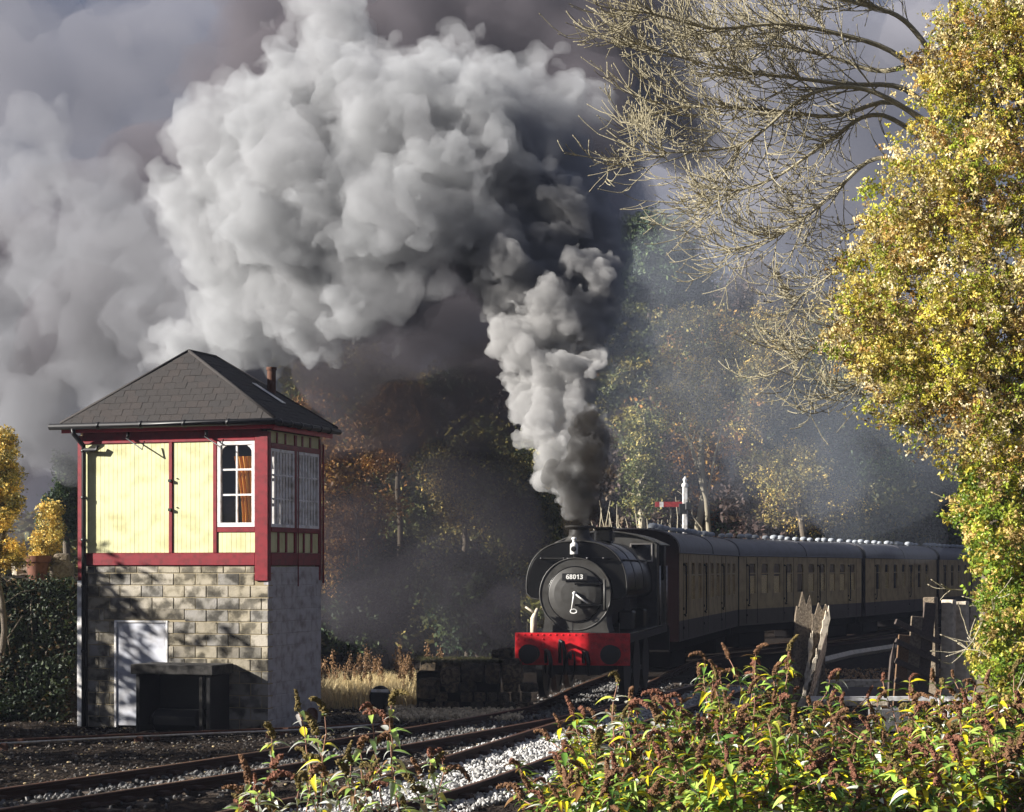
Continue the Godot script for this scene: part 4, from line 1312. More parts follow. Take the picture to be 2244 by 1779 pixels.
func build_right_side():
	var r := RandomNumberGenerator.new()
	r.seed = 91
	var gp := thing("broken_post", "splintered weathered timber post leaning to the right, rotten at the top", "post", Vector3(6.42, 0, -42.6))
	# [foot x, top x, height, width, thickness, depth, material]
	var shards := [[-0.14, -0.08, 2.52, 0.44, 0.2, 0.0, 0], [0.12, 0.26, 2.36, 0.44, 0.14, 0.10, 0], [0.02, 0.38, 2.16, 0.17, 0.10, 0.2, 1], [-0.30, -0.24, 1.42, 0.22, 0.14, 0.12, 0], [0.10, 0.30, 1.45, 0.22, 0.1, 0.0, 2], [-0.22, 0.16, 1.25, 0.10, 0.08, 0.28, 1], [-0.05, 0.36, 1.62, 0.08, 0.07, 0.3, 2], [-0.12, 0.05, 1.7, 0.10, 0.07, 0.22, 1]]
	for s in shards:
		put("timber_piece", jagged_plank(s[1] - s[0], s[2], s[3], s[4], r), [M.old_wood, M.pale_wood, M.boards][s[6]], gp, Vector3(s[0], 0, s[5]))
	# the leaning fence panel of upright boards with rails between
	var fp := thing("leaning_fence", "dark leaning fence panel of rough boards beside the pale posts", "fence", Vector3(8.42, 0, -42.4), deg_to_rad(14))
	for k in 3:
		var st := begin()
		var path := []
		var top: float = [1.55, 1.95, 2.25][k]
		for j in 7: path.append(Vector3(-0.02 + k * 0.33 + j * 0.03, top * j / 6.0, r.randf_range(-0.01, 0.01)))
		box_into(st, Vector3(k * 0.29, top / 2, r.randf_range(-0.01, 0.01)), Vector3(0.27, top, 0.05), 0.008, Basis(Vector3.BACK, -0.09))
		put("board", done(st), [M.brown_wood, M.old_wood, M.boards][k], fp)
	for k in 4:
		var rl := put("rail", boxm(Vector3(1.15, 0.12, 0.07), 0.01), M.boards, fp, Vector3(0.36, 0.35 + k * 0.42, 0.06))
		rl.rotation.z = -0.42
	var st2 := begin()
	shard_into(st2, [Vector3(-0.32, 0, 0.1), Vector3(-0.3, 0.6, 0.1), Vector3(-0.27, 1.05, 0.1), Vector3(-0.2, 1.4, 0.08)], 0.09, 0.08, r)
	put("stake", done(st2), M.boards, fp)
	var names := ["tall pale square post behind the leaning fence panel", "second pale post, right of the tallest one", "third pale post in line, half hidden by leaves", "last and shortest pale post, wrapped in leaves"]
	for k in 4:
		var h: float = [2.36, 2.3, 2.26, 2.2][k]
		var p := thing("fence_post", names[k], "post", Vector3(9.16 + k * 0.37 + (0.05 if k else 0.0), 0, -42.8 - k * 0.25), -0.5, "pale posts at the right of the crossing")
		put("post", boxm(Vector3(0.27, h, 0.24), 0.018), [M.old_wood, M.pale_wood, M.pale_wood, M.pale_wood][k], p, Vector3(0, h / 2, 0)).rotation.z = [0.02, -0.015, 0.01, -0.03][k]
	# crossing of dark boards with a pale edge beam, brown gravel beyond
	var cr := thing("board_crossing", "foot crossing of dark boards with pale edge beams between post and fence", "crossing", Vector3(8.3, 0, -48.0))
	for k in 9: put("board", boxm(Vector3(4.2, 0.06, 0.56), 0.01), M.boards, cr, Vector3(r.randf_range(-0.05, 0.05), 0.03, 4.6 - k * 0.585))
	put("edge_beam", boxm(Vector3(4.4, 0.22, 0.3), 0.02), M.pale_wood, cr, Vector3(0, 0.1, -0.9))
	put("edge_beam", boxm(Vector3(5.2, 0.16, 0.26), 0.02), M.pale_wood, cr, Vector3(0.6, 0.08, 5.4))
	var xf := []
	var cols := []
	for k in 1500:
		var s := r.randf_range(0.04, 0.1)
		xf.append(Transform3D(rand_basis(r).scaled(Vector3.ONE * s), Vector3(r.randf_range(6.8, 13.0), 0.02, -r.randf_range(49.2, 58.0))))
		cols.append(Color(0.36, 0.22, 0.11) * r.randf_range(0.5, 1.3))
	tag(scatter("brown_gravel", stone_mesh(17), M.tinted, self, xf, cols), "brown gravel beyond the board crossing", "gravel", "", "stuff")
	var kb := put("kerb", tubem([Vector3(7.4, 0.1, -54.5), Vector3(11.4, 0.1, -66.0), Vector3(16.0, 0.1, -76.0)], [0.12, 0.12, 0.12], 4, false), M.pale_wood, self)
	kb.set_meta("kind", "structure")
	var pl := thing("white_fence", "small white slatted board behind the bushes under the fence", "fence", Vector3(7.6, 0, -38.0))
	for k in 7: put("slat", boxm(Vector3(0.05, 0.34, 0.03), 0.005), M.white_paint, pl, Vector3(0.6 + k * 0.09, 0.27, 0))
	put("rail", boxm(Vector3(4.2, 0.09, 0.05), 0.005), M.white_paint, pl, Vector3(0.3, 0.46, -0.045))
	var bx := put("junction_box", boxm(Vector3(0.75, 0.42, 0.4), 0.02), M.concrete, self, Vector3(6.95, 0.21, -36.0))
	tag(bx, "plain grey metal box half hidden in the bushes below the crossing", "box")

func jagged_plank(lean: float, h: float, w: float, t: float, r: RandomNumberGenerator) -> ArrayMesh:
	# a rotten plank: torn along its edges and broken off in points at the top
	var n := 14
	var rgt := []
	var lft := []
	for k in n:
		var f := float(k) / (n - 1)
		var y := h * 0.86 * f
		var x := lean * f
		rgt.append(Vector2(x + w * 0.5 * (1.0 - 0.25 * f) + r.randf_range(-0.03, 0.025), y + r.randf_range(-0.03, 0.03) * (1.0 if k else 0.0)))
		lft.append(Vector2(x - w * 0.5 * (1.0 - 0.25 * f) + r.randf_range(-0.02, 0.02), y + r.randf_range(-0.03, 0.03) * (1.0 if k else 0.0)))
	var out := PackedVector2Array(rgt)
	for k in 4:
		var f := (k + 0.5) / 4.0
		out.append(Vector2(lean + w * (0.36 - 0.72 * f), h * (r.randf_range(0.93, 1.02) if k % 2 == 0 else r.randf_range(0.84, 0.9))))
	lft.reverse()
	out.append_array(PackedVector2Array(lft))
	if Geometry2D.triangulate_polygon(out).is_empty(): out = Geometry2D.convex_hull(out)
	return prismm(out, -t / 2, t / 2)

# ------------------------------------------------------------------ trees
func leaf_mesh(fold := 0.25, bend := 0.15) -> ArrayMesh:
	# one leaf, a metre long, folded along its middle
	var st := begin()
	var mid := [Vector3(0, 0, 0), Vector3(0, -0.02, 0.45), Vector3(0, -bend, 1.0)]
	for s in [-1.0, 1.0]:
		var e1 := Vector3(s * 0.26, fold * 0.3, 0.22)
		var e2 := Vector3(s * 0.27, fold * 0.3 - bend * 0.3, 0.62)
		if s > 0:
			tri(st, mid[0], e1, mid[1]); tri(st, e1, e2, mid[1]); tri(st, mid[1], e2, mid[2])
		else:
			tri(st, mid[0], mid[1], e1); tri(st, e1, mid[1], e2); tri(st, mid[1], mid[2], e2)
	return done(st)

func clump_mesh(sd: int, n := 7) -> ArrayMesh:
	# a spray of leaves about a metre across, for trees far away
	var r := RandomNumberGenerator.new()
	r.seed = sd
	var st := begin()
	for k in n:
		var b := rand_basis(r)
		var c := Vector3(r.randfn(), r.randfn(), r.randfn()) * 0.3
		var w := b.x * 0.15
		var l := b.z * 0.26
		tri(st, c - l, c + w, c + l)
		tri(st, c - l, c + l, c - w)
	return done(st)

var far_clumps := []
var near_leaf: ArrayMesh

func crown_leaves(blobs: Array, count: int, size: float, palette: Array, r: RandomNumberGenerator, clumps: int, spread: float) -> Array:
	# leaves gathered in clumps on the outside of the blobs [centre, radii]
	var total := 0.0
	for b in blobs: total += b[1].x * b[1].y
	var xf := []
	var cols := []
	for b in blobs:
		var share: float = b[1].x * b[1].y / total
		var nc := maxi(3, int(clumps * share))
		var nl := int(count * share / nc)
		for c in nc:
			var d := Vector3(r.randfn(), r.randfn(), r.randfn()).normalized()
			var at: Vector3 = b[0] + d * b[1] * pow(r.randf(), 0.4)
			var tone := r.randf_range(0.6, 1.2)
			var pick: Color = palette[r.randi() % palette.size()]
			for k in int(nl * r.randf_range(0.5, 1.5)):
				var p := at + Vector3(r.randfn(), r.randfn() * 0.7, r.randfn()) * spread
				var s := size * r.randf_range(0.6, 1.3)
				xf.append(Transform3D(rand_basis(r).scaled(Vector3.ONE * s), p))
				var col: Color = pick if r.randf() < 0.65 else palette[r.randi() % palette.size()]
				cols.append(col * tone * r.randf_range(0.7, 1.25))
	return [xf, cols]

func limb_path(a: Vector3, b: Vector3, r: RandomNumberGenerator, wobble := 0.08, n := 5) -> Array:
	var out := []
	var l := a.distance_to(b)
	for k in n + 1:
		var t := float(k) / n
		var p := a.lerp(b, t) + Vector3(0, sin(t * PI) * l * 0.08, 0)
		if k > 0 and k < n: p += Vector3(r.randfn(), r.randfn(), r.randfn()) * l * wobble * 0.4
		out.append(p)
	return out

func taper(n: int, a: float, b: float) -> Array:
	var out := []
	for k in n: out.append(lerpf(a, b, float(k) / (n - 1)))
	return out

func tree(called: String, label: String, at: Vector3, blobs: Array, palette: Array, count: int, size: float, r: RandomNumberGenerator, group: String, trunk := 0.16, bark: Material = null, clumps := 60, spread := 0.5):
	# blobs are relative to the foot of the tree
	var t := thing(called, label, "tree", at, 0.0, group)
	var tops := INF
	var mid := Vector3.ZERO
	for b in blobs:
		mid += b[0] / blobs.size()
		tops = minf(tops, b[0].y - b[1].y)
	var st := begin(true)
	var fork := Vector3(mid.x * 0.5, maxf(1.2, tops + (mid.y - tops) * 0.2), mid.z * 0.5)
	var up := limb_path(Vector3.ZERO, fork, r, 0.03)
	tube_into(st, up, taper(up.size(), trunk, trunk * 0.7), 7)
	for b in blobs:
		var top: Vector3 = b[0] + Vector3(0, b[1].y * 0.5, 0)
		var p := limb_path(fork, top, r)
		tube_into(st, p, taper(p.size(), trunk * 0.6, trunk * 0.12), 6)
		for k in 5:
			var from: Vector3 = p[1 + k % 4]
			var d := Vector3(r.randfn(), r.randf_range(0.0, 1.0), r.randfn()).normalized()
			var q := limb_path(from, from + d * b[1] * 0.85, r)
			tube_into(st, q, taper(q.size(), trunk * 0.25, trunk * 0.05), 4)
	put("trunk", done(st), bark if bark else M.bark, t)
	var l := crown_leaves(blobs, count, size, palette, r, clumps, spread)
	tag(scatter("crown", far_clumps[r.randi() % 3], M.leaf, t, l[0], l[1]), "", "", "", "stuff")

const GOLD := [Color(0.80, 0.55, 0.13), Color(0.66, 0.48, 0.13), Color(0.52, 0.40, 0.10), Color(0.20, 0.18, 0.06)]
const OLIVE := [Color(0.13, 0.15, 0.05), Color(0.20, 0.20, 0.06), Color(0.40, 0.34, 0.10), Color(0.09, 0.11, 0.04)]
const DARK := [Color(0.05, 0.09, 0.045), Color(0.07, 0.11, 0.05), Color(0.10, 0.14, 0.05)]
const RUSSET := [Color(0.45, 0.22, 0.06), Color(0.34, 0.17, 0.05), Color(0.50, 0.30, 0.08), Color(0.20, 0.11, 0.05)]
const SPECKLED := [Color(0.80, 0.58, 0.16), Color(0.16, 0.15, 0.06), Color(0.22, 0.19, 0.08), Color(0.50, 0.40, 0.12), Color(0.12, 0.10, 0.06), Color(0.26, 0.24, 0.08)]
const PLUM := [Color(0.15, 0.10, 0.085), Color(0.12, 0.09, 0.08), Color(0.19, 0.14, 0.09)]

func build_far_trees():
	var r := RandomNumberGenerator.new()
	r.seed = 808
	for k in 3: far_clumps.append(clump_mesh(40 + k))
	near_leaf = leaf_mesh()
	# where the crowns stand: middle x and top y of the crown, half width, height (all in the photograph's 2156 pixel width), distance
	var rows := [
		["oak_tree", "large dark green tree on the skyline right of the smoke", 1365, 468, 130, 190, 118, DARK, 5200, 0.62],
		["bare_tree", "hazy purple brown tree right of the dark skyline tree", 1590, 555, 110, 190, 128, PLUM, 3200, 0.45],
		["ash_tree", "yellow green tree just right of the smoke column", 1310, 640, 80, 260, 100, OLIVE, 3600, 0.42],
		["birch_tree", "golden tree with a pale slender trunk above the coaches", 1480, 640, 120, 300, 92, SPECKLED, 2400, 0.24],
		["golden_tree", "golden leaved tree right of the pale trunked one", 1600, 640, 105, 330, 97, SPECKLED, 3400, 0.26],
		["thin_tree", "olive and gold tree beside the bare branches, right half of the hillside", 1735, 700, 95, 330, 102, OLIVE, 3600, 0.34],
		["bushy_tree", "olive tree low on the hill behind the far coaches", 1870, 860, 120, 250, 108, OLIVE, 4000, 0.4],
		["dark_tree", "dark tree over the far end of the train", 1990, 890, 120, 250, 112, DARK, 3600, 0.42],
		["low_tree", "low golden flecked tree above the roof of the second coach", 1690, 930, 120, 190, 88, SPECKLED, 3000, 0.22],
		["low_tree", "dark low tree above the roof of the third coach", 1830, 980, 120, 150, 100, DARK, 3000, 0.36],
		["thicket", "thicket of pale bare stems right of the chimney smoke", 1345, 850, 80, 240, 84, OLIVE, 1500, 0.24],
		["russet_tree", "russet tree showing through the dark smoke right of the box roof", 840, 805, 75, 190, 70, RUSSET, 3400, 0.2],
		["gold_flecked_tree", "tree with gold flecked leaves in the smoke left of the engine", 985, 930, 110, 200, 66, SPECKLED, 3000, 0.2],
		["dim_tree", "dim olive tree close behind the engine's left side", 1090, 960, 90, 320, 62, OLIVE, 3400, 0.26],
		["brown_tree", "dim brown tree right beside the signal box wall", 750, 980, 90, 330, 64, RUSSET, 2200, 0.2],
		["dark_bush", "dark bush low behind the dry grass", 830, 1170, 110, 210, 58, DARK, 3000, 0.3],
		["dark_bush", "dark bush behind the stone bank", 1010, 1180, 110, 200, 57, DARK, 3000, 0.3],
		["yellow_tree", "sunlit yellow leaved tree at the left edge", 2, 905, 66, 330, 39.1, GOLD, 5600, 0.10],
		["yellow_bush", "yellow leaved bush between the left tree and the signal box", 112, 1060, 42, 150, 42, GOLD, 1500, 0.11],
		["conifer", "dark conifer behind the bush left of the signal box", 140, 950, 38, 190, 56, DARK, 1600, 0.22],
	]
	for e in rows:
		var z: float = e[6]
		var s := 4125.0 / z
		var x: float = (e[2] - 1078.0) / s
		var top: float = 3.0 - (e[3] - 1195.0) / s
		var foot := gh(x, z)
		var w: float = e[4] / s
		var h: float = e[5] / s
		var bl := []
		var n := 5 + r.randi() % 3
		for k in n:
			var t := (k + 0.5) / n
			bl.append([Vector3(r.randf_range(-0.6, 0.6) * w, top - foot - h * (0.16 + 0.68 * t), r.randf_range(-0.5, 0.5) * w), Vector3(w * r.randf_range(0.45, 0.7), h * r.randf_range(0.14, 0.24), w * 0.55)])
		bl.append([Vector3(0, top - foot - h * 0.12, 0), Vector3(w * 0.42, h * 0.12, w * 0.4)])
		var pale: bool = e[0] in ["birch_tree", "thicket", "thin_tree"]
		tree(e[0], e[1], Vector3(x, foot, -z), bl, e[7], e[8], e[9], r, "", 0.2 if z > 80 else (0.07 if z < 45 else 0.12), M.pale_bark if pale else M.bark, 90, w * 0.16)
		if e[0] == "thicket":
			var tk := begin(true)
			for k in 46:
				var b := Vector3(x + r.randf_range(-1.0, 1.0) * w * 1.2, foot, -z + r.randf_range(-1.5, 1.5))
				var p := limb_path(b, b + Vector3(r.randfn() * 0.7, r.randf_range(2.5, 6.0), r.randfn() * 0.5), r, 0.04)
				tube_into(tk, p, taper(p.size(), 0.05, 0.012), 4)
			var th := get_child(get_child_count() - 1)
			var o := put("bare_stems", done(tk), M.pale_bark, th, -th.position)
		if e[0] == "birch_tree":
			var tk := begin(true)
			var th := get_child(get_child_count() - 1)
			var foot_v := Vector3(0.55, 0.0, 0.9)
			var p := [foot_v, foot_v + Vector3(-0.25, 3.0, 0), foot_v + Vector3(-0.5, 6.0, 0.1), foot_v + Vector3(-1.2, 8.5, 0), foot_v + Vector3(-2.0, 10.5, 0)]
			tube_into(tk, p, [0.17, 0.14, 0.11, 0.07, 0.03], 7)
			for q in [[1, -1.6, 3.4], [2, 1.2, 4.6], [2, -1.0, 4.0], [3, 1.0, 2.6]]:
				var l := limb_path(p[q[0]], p[q[0]] + Vector3(q[1], q[2], 0.2), r)
				tube_into(tk, l, taper(l.size(), 0.06, 0.015), 5)
			put("pale_trunk", done(tk), M.pale_bark, th)
	# the wooded hill behind: one tree after another
	for k in 84:
		var crest := k >= 56
		var z := r.randf_range(106.0, 138.0) if crest else r.randf_range(88.0, 150.0)
		var px := r.randf_range(1225.0, 1800.0) if crest else r.randf_range(620.0, 2200.0)
		var x := (px - 1078.0) / 4125.0 * z
		var foot := gh(x, z)
		var skyline := 700.0
		if px > 1200.0: skyline = 560.0 + absf(px - 1400.0) * 0.1
		var hmax := 3.0 - (skyline - 1195.0) / 4125.0 * z - foot
		var h := minf(r.randf_range(6.0, 11.0), hmax)
		if crest: h = clampf(hmax * r.randf_range(0.75, 1.05), 4.0, 13.0)
		if h < 2.5 or (px > 1820.0 and z < 116.0): continue
		var w := h * r.randf_range(0.28, 0.42)
		var bl := []
		for j in 5: bl.append([Vector3(r.randf_range(-0.6, 0.6) * w, h * (0.3 + 0.13 * j), r.randf_range(-0.5, 0.5) * w), Vector3(w * r.randf_range(0.5, 0.75), h * 0.16, w * 0.6)])
		var kind := r.randi() % 6
		var pal: Array = [OLIVE, DARK, PLUM, OLIVE, RUSSET, SPECKLED][kind]
		var tone: String = ["olive green", "dark green", "purple brown", "olive green", "russet", "gold flecked"][kind]
		var side: String = "behind the signal box" if px < 700.0 else ("left of the engine" if px < 1200.0 else ("right of the smoke column" if px < 1500.0 else ("above the middle coaches" if px < 1850.0 else "behind the beech leaves")))
		side = ("low " if z < 108.0 else "high ") + "on the hillside " + side
		tree("hill_tree", "hazy %s%s tree %s" % ["tall " if h > 9.0 else ("short " if h < 6.5 else ""), tone, side], Vector3(x, foot, -z), bl, pal, 1500, 0.5, r, "trees on the far hillside", 0.2, M.bark, 40, w * 0.2)
	# dark undergrowth along the foot of the hill
	var xf := []
	var cols := []
	for k in 14000:
		var z := r.randf_range(66.0, 120.0)
		var x := r.randf_range(-0.30, 0.30) * z
		var d := x - 0.30 * z * 0.0
		# keep clear of the train
		if z < 112.0 and x > -2.0 + (z - 60.0) * 0.45 - 3.0 and x < 13.0 + (z - 60.0) * 0.5: continue
		xf.append(Transform3D(rand_basis(r).scaled(Vector3.ONE * r.randf_range(0.5, 1.1)), Vector3(x, gh(x, z) + r.randf_range(0.0, 1.6), -z)))
		cols.append(OLIVE[r.randi() % 4] * r.randf_range(0.4, 1.0))
	tag(scatter("undergrowth", far_clumps[0], M.leaf, self, xf, cols), "dark undergrowth along the foot of the wooded hill", "undergrowth", "", "stuff")

# ------------------------------------------------------------------ near trees
func spray_mesh(sd: int, n: int) -> ArrayMesh:
	# a few whole leaves on a twig end, about one metre across before scaling
	var r := RandomNumberGenerator.new()
	r.seed = sd
	var st := SurfaceTool.new()
	st.begin(Mesh.PRIMITIVE_TRIANGLES)
	for k in n:
		var b := rand_basis(r).scaled(Vector3.ONE * r.randf_range(0.75, 1.1))
		st.append_from(near_leaf, 0, Transform3D(b, Vector3(r.randfn(), r.randfn(), r.randfn()) * 0.45))
	return st.commit()

func twig(st: SurfaceTool, at: Vector3, dir: Vector3, length: float, radius: float, depth: int, r: RandomNumberGenerator, lift: float):
	# a twig that bends upward, with side twigs; ends in a bud
	var pts := [at]
	var rad := [radius]
	var d := dir
	var n := 5 if depth > 0 else 4
	for k in n:
		d = (d + Vector3(r.randfn() * 0.10, r.randfn() * 0.09 + lift, r.randfn() * 0.10)).normalized()
		pts.append(pts[-1] + d * length / n)
		rad.append(lerpf(radius, maxf(0.0045, radius * 0.4), (k + 1.0) / n))
	tube_into(st, pts, rad, 5 if radius > 0.015 else 4, false)
	if depth == 0:
		tube_into(st, [pts[-1], pts[-1] + d * 0.015, pts[-1] + d * 0.04], [rad[-1], 0.009, 0.002], 4)
		return
	var kids := 3 + r.randi() % 3
	for k in kids:
		var i := 1 + r.randi() % n
		var side := Vector3(r.randfn(), r.randfn() * 0.7, r.randfn()).normalized()
		var sd := (d * 0.9 + side * 0.75).normalized()
		twig(st, pts[i], sd, length * r.randf_range(0.3, 0.6), maxf(rad[i] * 0.65, 0.006), depth - 1, r, lift * 1.15)

func build_near_trees():
	var r := RandomNumberGenerator.new()
	r.seed = 515
	# the bare tree that reaches in from the right
	var bt := thing("bare_branched_tree", "almost leafless tree reaching pale curved twigs in from the right", "tree", Vector3(6.6, gh(6.6, 27.0), -27.0))
	var base := bt.position
	var trunk := begin(true)
	var foot := [Vector3.ZERO, Vector3(0.1, 3.0, 0.0), Vector3(-0.1, 6.0, 0.1), Vector3(-0.3, 8.2, 0.0), Vector3(-0.5, 10.5, 0.1), Vector3(-0.4, 13.0, 0.0)]
	tube_into(trunk, foot, [0.26, 0.22, 0.17, 0.13, 0.09, 0.04], 9)
	put("trunk", done(trunk), M.bark, bt)
	var limbs := [
		[[1985, 260], [1900, 185], [1790, 178], [1680, 165], [1560, 150], [1430, 120], [1320, 85]],
		[[1985, 300], [1880, 215], [1760, 245], [1650, 235], [1520, 225], [1400, 230], [1330, 260]],
		[[1990, 330], [1850, 240], [1740, 300], [1640, 370], [1560, 400], [1480, 430]],
		[[1985, 200], [1880, 110], [1760, 70], [1640, 50], [1500, 60], [1380, 30], [1290, 20]],
		[[1990, 420], [1860, 330], [1760, 400], [1680, 470], [1600, 510], [1520, 535]],
		[[1985, 150], [1900, 40], [1780, 0], [1680, -40], [1560, -60]],
		[[1990, 480], [1880, 430], [1790, 540], [1720, 600], [1660, 640]],
		[[1995, 620], [1900, 600], [1800, 680], [1740, 720], [1690, 745]],
		[[1985, 110], [1860, 150], [1750, 120], [1620, 95], [1480, 105]],
		[[1995, 700], [1900, 760], [1820, 800], [1760, 830]],
		[[1985, 280], [1830, 190], [1700, 200], [1570, 300], [1440, 320], [1350, 320]],
	]
	for l in limbs:
		var st := begin()
		var dz := r.randf_range(-0.9, 0.9)
		var c := Curve3D.new()
		for i in l.size():
			var p := place(l[i][0], l[i][1], 27.0 + dz * i / 3.0)
			c.add_point(p - base)
		for i in range(1, l.size() - 1):
			var t := (c.get_point_position(i + 1) - c.get_point_position(i - 1)) / 6.0
			c.set_point_in(i, -t)
			c.set_point_out(i, t)
		var total := c.get_baked_length()
		var pts := []
		var n := 26
		for k in n + 1: pts.append(c.sample_baked(total * k / n))
		tube_into(st, pts, taper(n + 1, 0.042, 0.008), 6)
		for k in (52 if limbs.find(l) < 6 or limbs.find(l) == 8 or limbs.find(l) == 10 else 24):
			var t := sqrt(r.randf_range(0.06, 1.0))
			var i := int(t * n)
			var dir: Vector3 = (pts[mini(i + 1, n)] - pts[maxi(i - 1, 0)]).normalized()
			var side := Vector3(r.randfn(), r.randfn() * 0.9 - 0.15, r.randfn()).normalized()
			twig(st, pts[i], (dir + side * 0.8).normalized(), r.randf_range(0.5, 1.25) * (1.15 - 0.35 * t), lerpf(0.0125, 0.008, t), 2 if r.randf() < 0.35 else 1, r, 0.085)
		put("limb", done(st), M.twig_bark, bt)
	# beech: a wall of gold, tan and green leaves down the right edge
	var leafy := [Color(0.62, 0.50, 0.11), Color(0.72, 0.60, 0.29), Color(0.80, 0.70, 0.44), Color(0.54, 0.50, 0.06), Color(0.30, 0.36, 0.04), Color(0.42, 0.26, 0.08), Color(0.74, 0.62, 0.22), Color(0.36, 0.37, 0.05), Color(0.20, 0.14, 0.06)]
	var sprays := []
	for k in 3: sprays.append(spray_mesh(60 + k, 6))
	var be := thing("beech_tree", "dense gold and green leaved beech filling the right edge", "tree", Vector3(6.4, gh(6.4, 24.0), -24.0))
	base = be.position
	var bst := begin(true)
	tube_into(bst, [Vector3.ZERO, Vector3(0.1, 2.0, 0), Vector3(0.0, 5.0, 0), Vector3(0.2, 9.0, 0)], [0.22, 0.18, 0.14, 0.06], 8)
	var spots := [[2110, 40, 130, 23.6], [2080, 200, 150, 24.0], [2010, 330, 130, 23.8], [2100, 400, 140, 23.0], [1930, 430, 110, 23.7], [1960, 560, 150, 23.4], [1860, 600, 110, 23.8], [2080, 600, 150, 22.8], [1870, 720, 120, 23.5], [1980, 740, 150, 23.2], [2100, 760, 130, 22.6], [1920, 830, 100, 23.5], [2030, 880, 120, 23.0], [2130, 930, 100, 22.6], [1880, 510, 80, 24.4], [1830, 650, 70, 24.2], [1815, 740, 75, 24.0], [1970, 180, 70, 24.4], [2040, 90, 100, 24.2], [2250, 120, 170, 23.6], [2330, 380, 200, 23.4], [2290, 640, 190, 23.0], [2340, 900, 190, 23.2], [2230, 1050, 150, 23.2], [2480, 560, 190, 24.0], [2460, 250, 180, 24.2]]
	var blobs := []
	for s in spots:
		var c := place(s[0], s[1], s[3]) - base
		var rad: float = s[2] / 4125.0 * s[3]
		blobs.append([c, Vector3(rad, rad, rad * 0.9)])
		var p := limb_path(Vector3(0.05, maxf(2.0, c.y - 1.2), 0), c, r)
		tube_into(bst, p, taper(p.size(), 0.06, 0.012), 5)
	put("trunk", done(bst), M.bark, be)
	var l1 := crown_leaves(blobs, 38000, 0.048, leafy, r, 1500, 0.10)
	tag(scatter("crown", sprays[0], M.leaf_shiny, be, l1[0], l1[1]), "", "", "", "stuff")
	var sh := thing("golden_hedge", "golden leaved hedge below the beech at the right edge, over the pale posts", "hedge", Vector3(6.2, gh(6.2, 23.0), -23.0))
	base = sh.position
	spots = [[2120, 1020, 110, 23.2], [2070, 1090, 75, 23.6], [2130, 1170, 95, 23.0], [2110, 1270, 75, 23.3], [2150, 1330, 90, 22.8], [2100, 1370, 60, 23.2], [2130, 1440, 80, 22.6], [2260, 1250, 140, 23.0], [2250, 1450, 130, 22.8]]
	blobs = []
	var hst := begin(true)
	for s in spots:
		var c := place(s[0], s[1], s[3]) - base
		var rad: float = s[2] / 4125.0 * s[3]
		blobs.append([c, Vector3(rad, rad, rad)])
		var p := limb_path(Vector3(r.randf_range(-0.2, 0.4), 0, 0), c, r)
		tube_into(hst, p, taper(p.size(), 0.05, 0.01), 5)
	for k in 16:
		var c: Vector3 = blobs[r.randi() % blobs.size()][0]
		twig(hst, c + Vector3(r.randfn(), r.randfn(), r.randfn()) * 0.25, Vector3(-0.8 + r.randfn() * 0.4, 0.3 + r.randfn() * 0.4, r.randfn() * 0.5).normalized(), r.randf_range(0.3, 0.7), 0.008, 1, r, 0.05)
	put("stems", done(hst), M.pale_bark, sh)
	var greener := [Color(0.24, 0.34, 0.04), Color(0.40, 0.44, 0.06), Color(0.62, 0.52, 0.10), Color(0.70, 0.52, 0.20), Color(0.14, 0.22, 0.03)]
	l1 = crown_leaves(blobs, 9500, 0.056, greener, r, 540, 0.08)
	tag(scatter("crown", sprays[1], M.leaf_shiny, sh, l1[0], l1[1]), "", "", "", "stuff")
	# dark hedge on the bank left of the box
	var hd := thing("ivy_hedge", "dark green ivy covered bank left of the signal box", "hedge", Vector3(-10.2, 0, -40.2))
	var xf := []
	var cols := []
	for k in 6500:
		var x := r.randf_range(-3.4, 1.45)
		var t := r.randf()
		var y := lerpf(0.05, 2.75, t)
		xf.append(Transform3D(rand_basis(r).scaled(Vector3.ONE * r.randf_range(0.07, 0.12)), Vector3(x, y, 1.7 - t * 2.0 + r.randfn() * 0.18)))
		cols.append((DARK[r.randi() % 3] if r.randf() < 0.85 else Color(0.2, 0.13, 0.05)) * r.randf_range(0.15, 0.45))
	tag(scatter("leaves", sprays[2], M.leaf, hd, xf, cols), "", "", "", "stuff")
	var is_ := begin(true)
	for k in 14:
		var p := limb_path(Vector3(r.randf_range(-2.2, 1.4), 0, 1.7), Vector3(r.randf_range(-2.2, 1.4), 2.7, -0.4), r, 0.1)
		tube_into(is_, p, taper(p.size(), 0.02, 0.008), 4)
	put("stems", done(is_), M.bark, hd)
	# trees left of the picture, whose dappled shade falls on the track and the foot of the box
	var shade := [[-17.5, 34.5, 5.9], [-18.5, 27.5, 5.0], [-16.0, 20.5, 4.6]]
	for k in shade.size():
		var s: Array = shade[k]
		var bl := []
		for j in 7: bl.append([Vector3(r.randf_range(-1.4, 1.4), s[2] * (0.3 + 0.1 * j), r.randf_range(-2.4, 2.4)), Vector3(1.2, 0.9, 1.5)])
		tree("lineside_tree", ["tree outside the left edge, nearest the signal box", "tree outside the left edge, middle of three", "tree outside the left edge, nearest the camera"][k], Vector3(s[0], 0, -s[1]), bl, OLIVE, 1500, 0.4, r, "trees beyond the left edge of the picture", 0.15, M.bark, 60, 0.5)

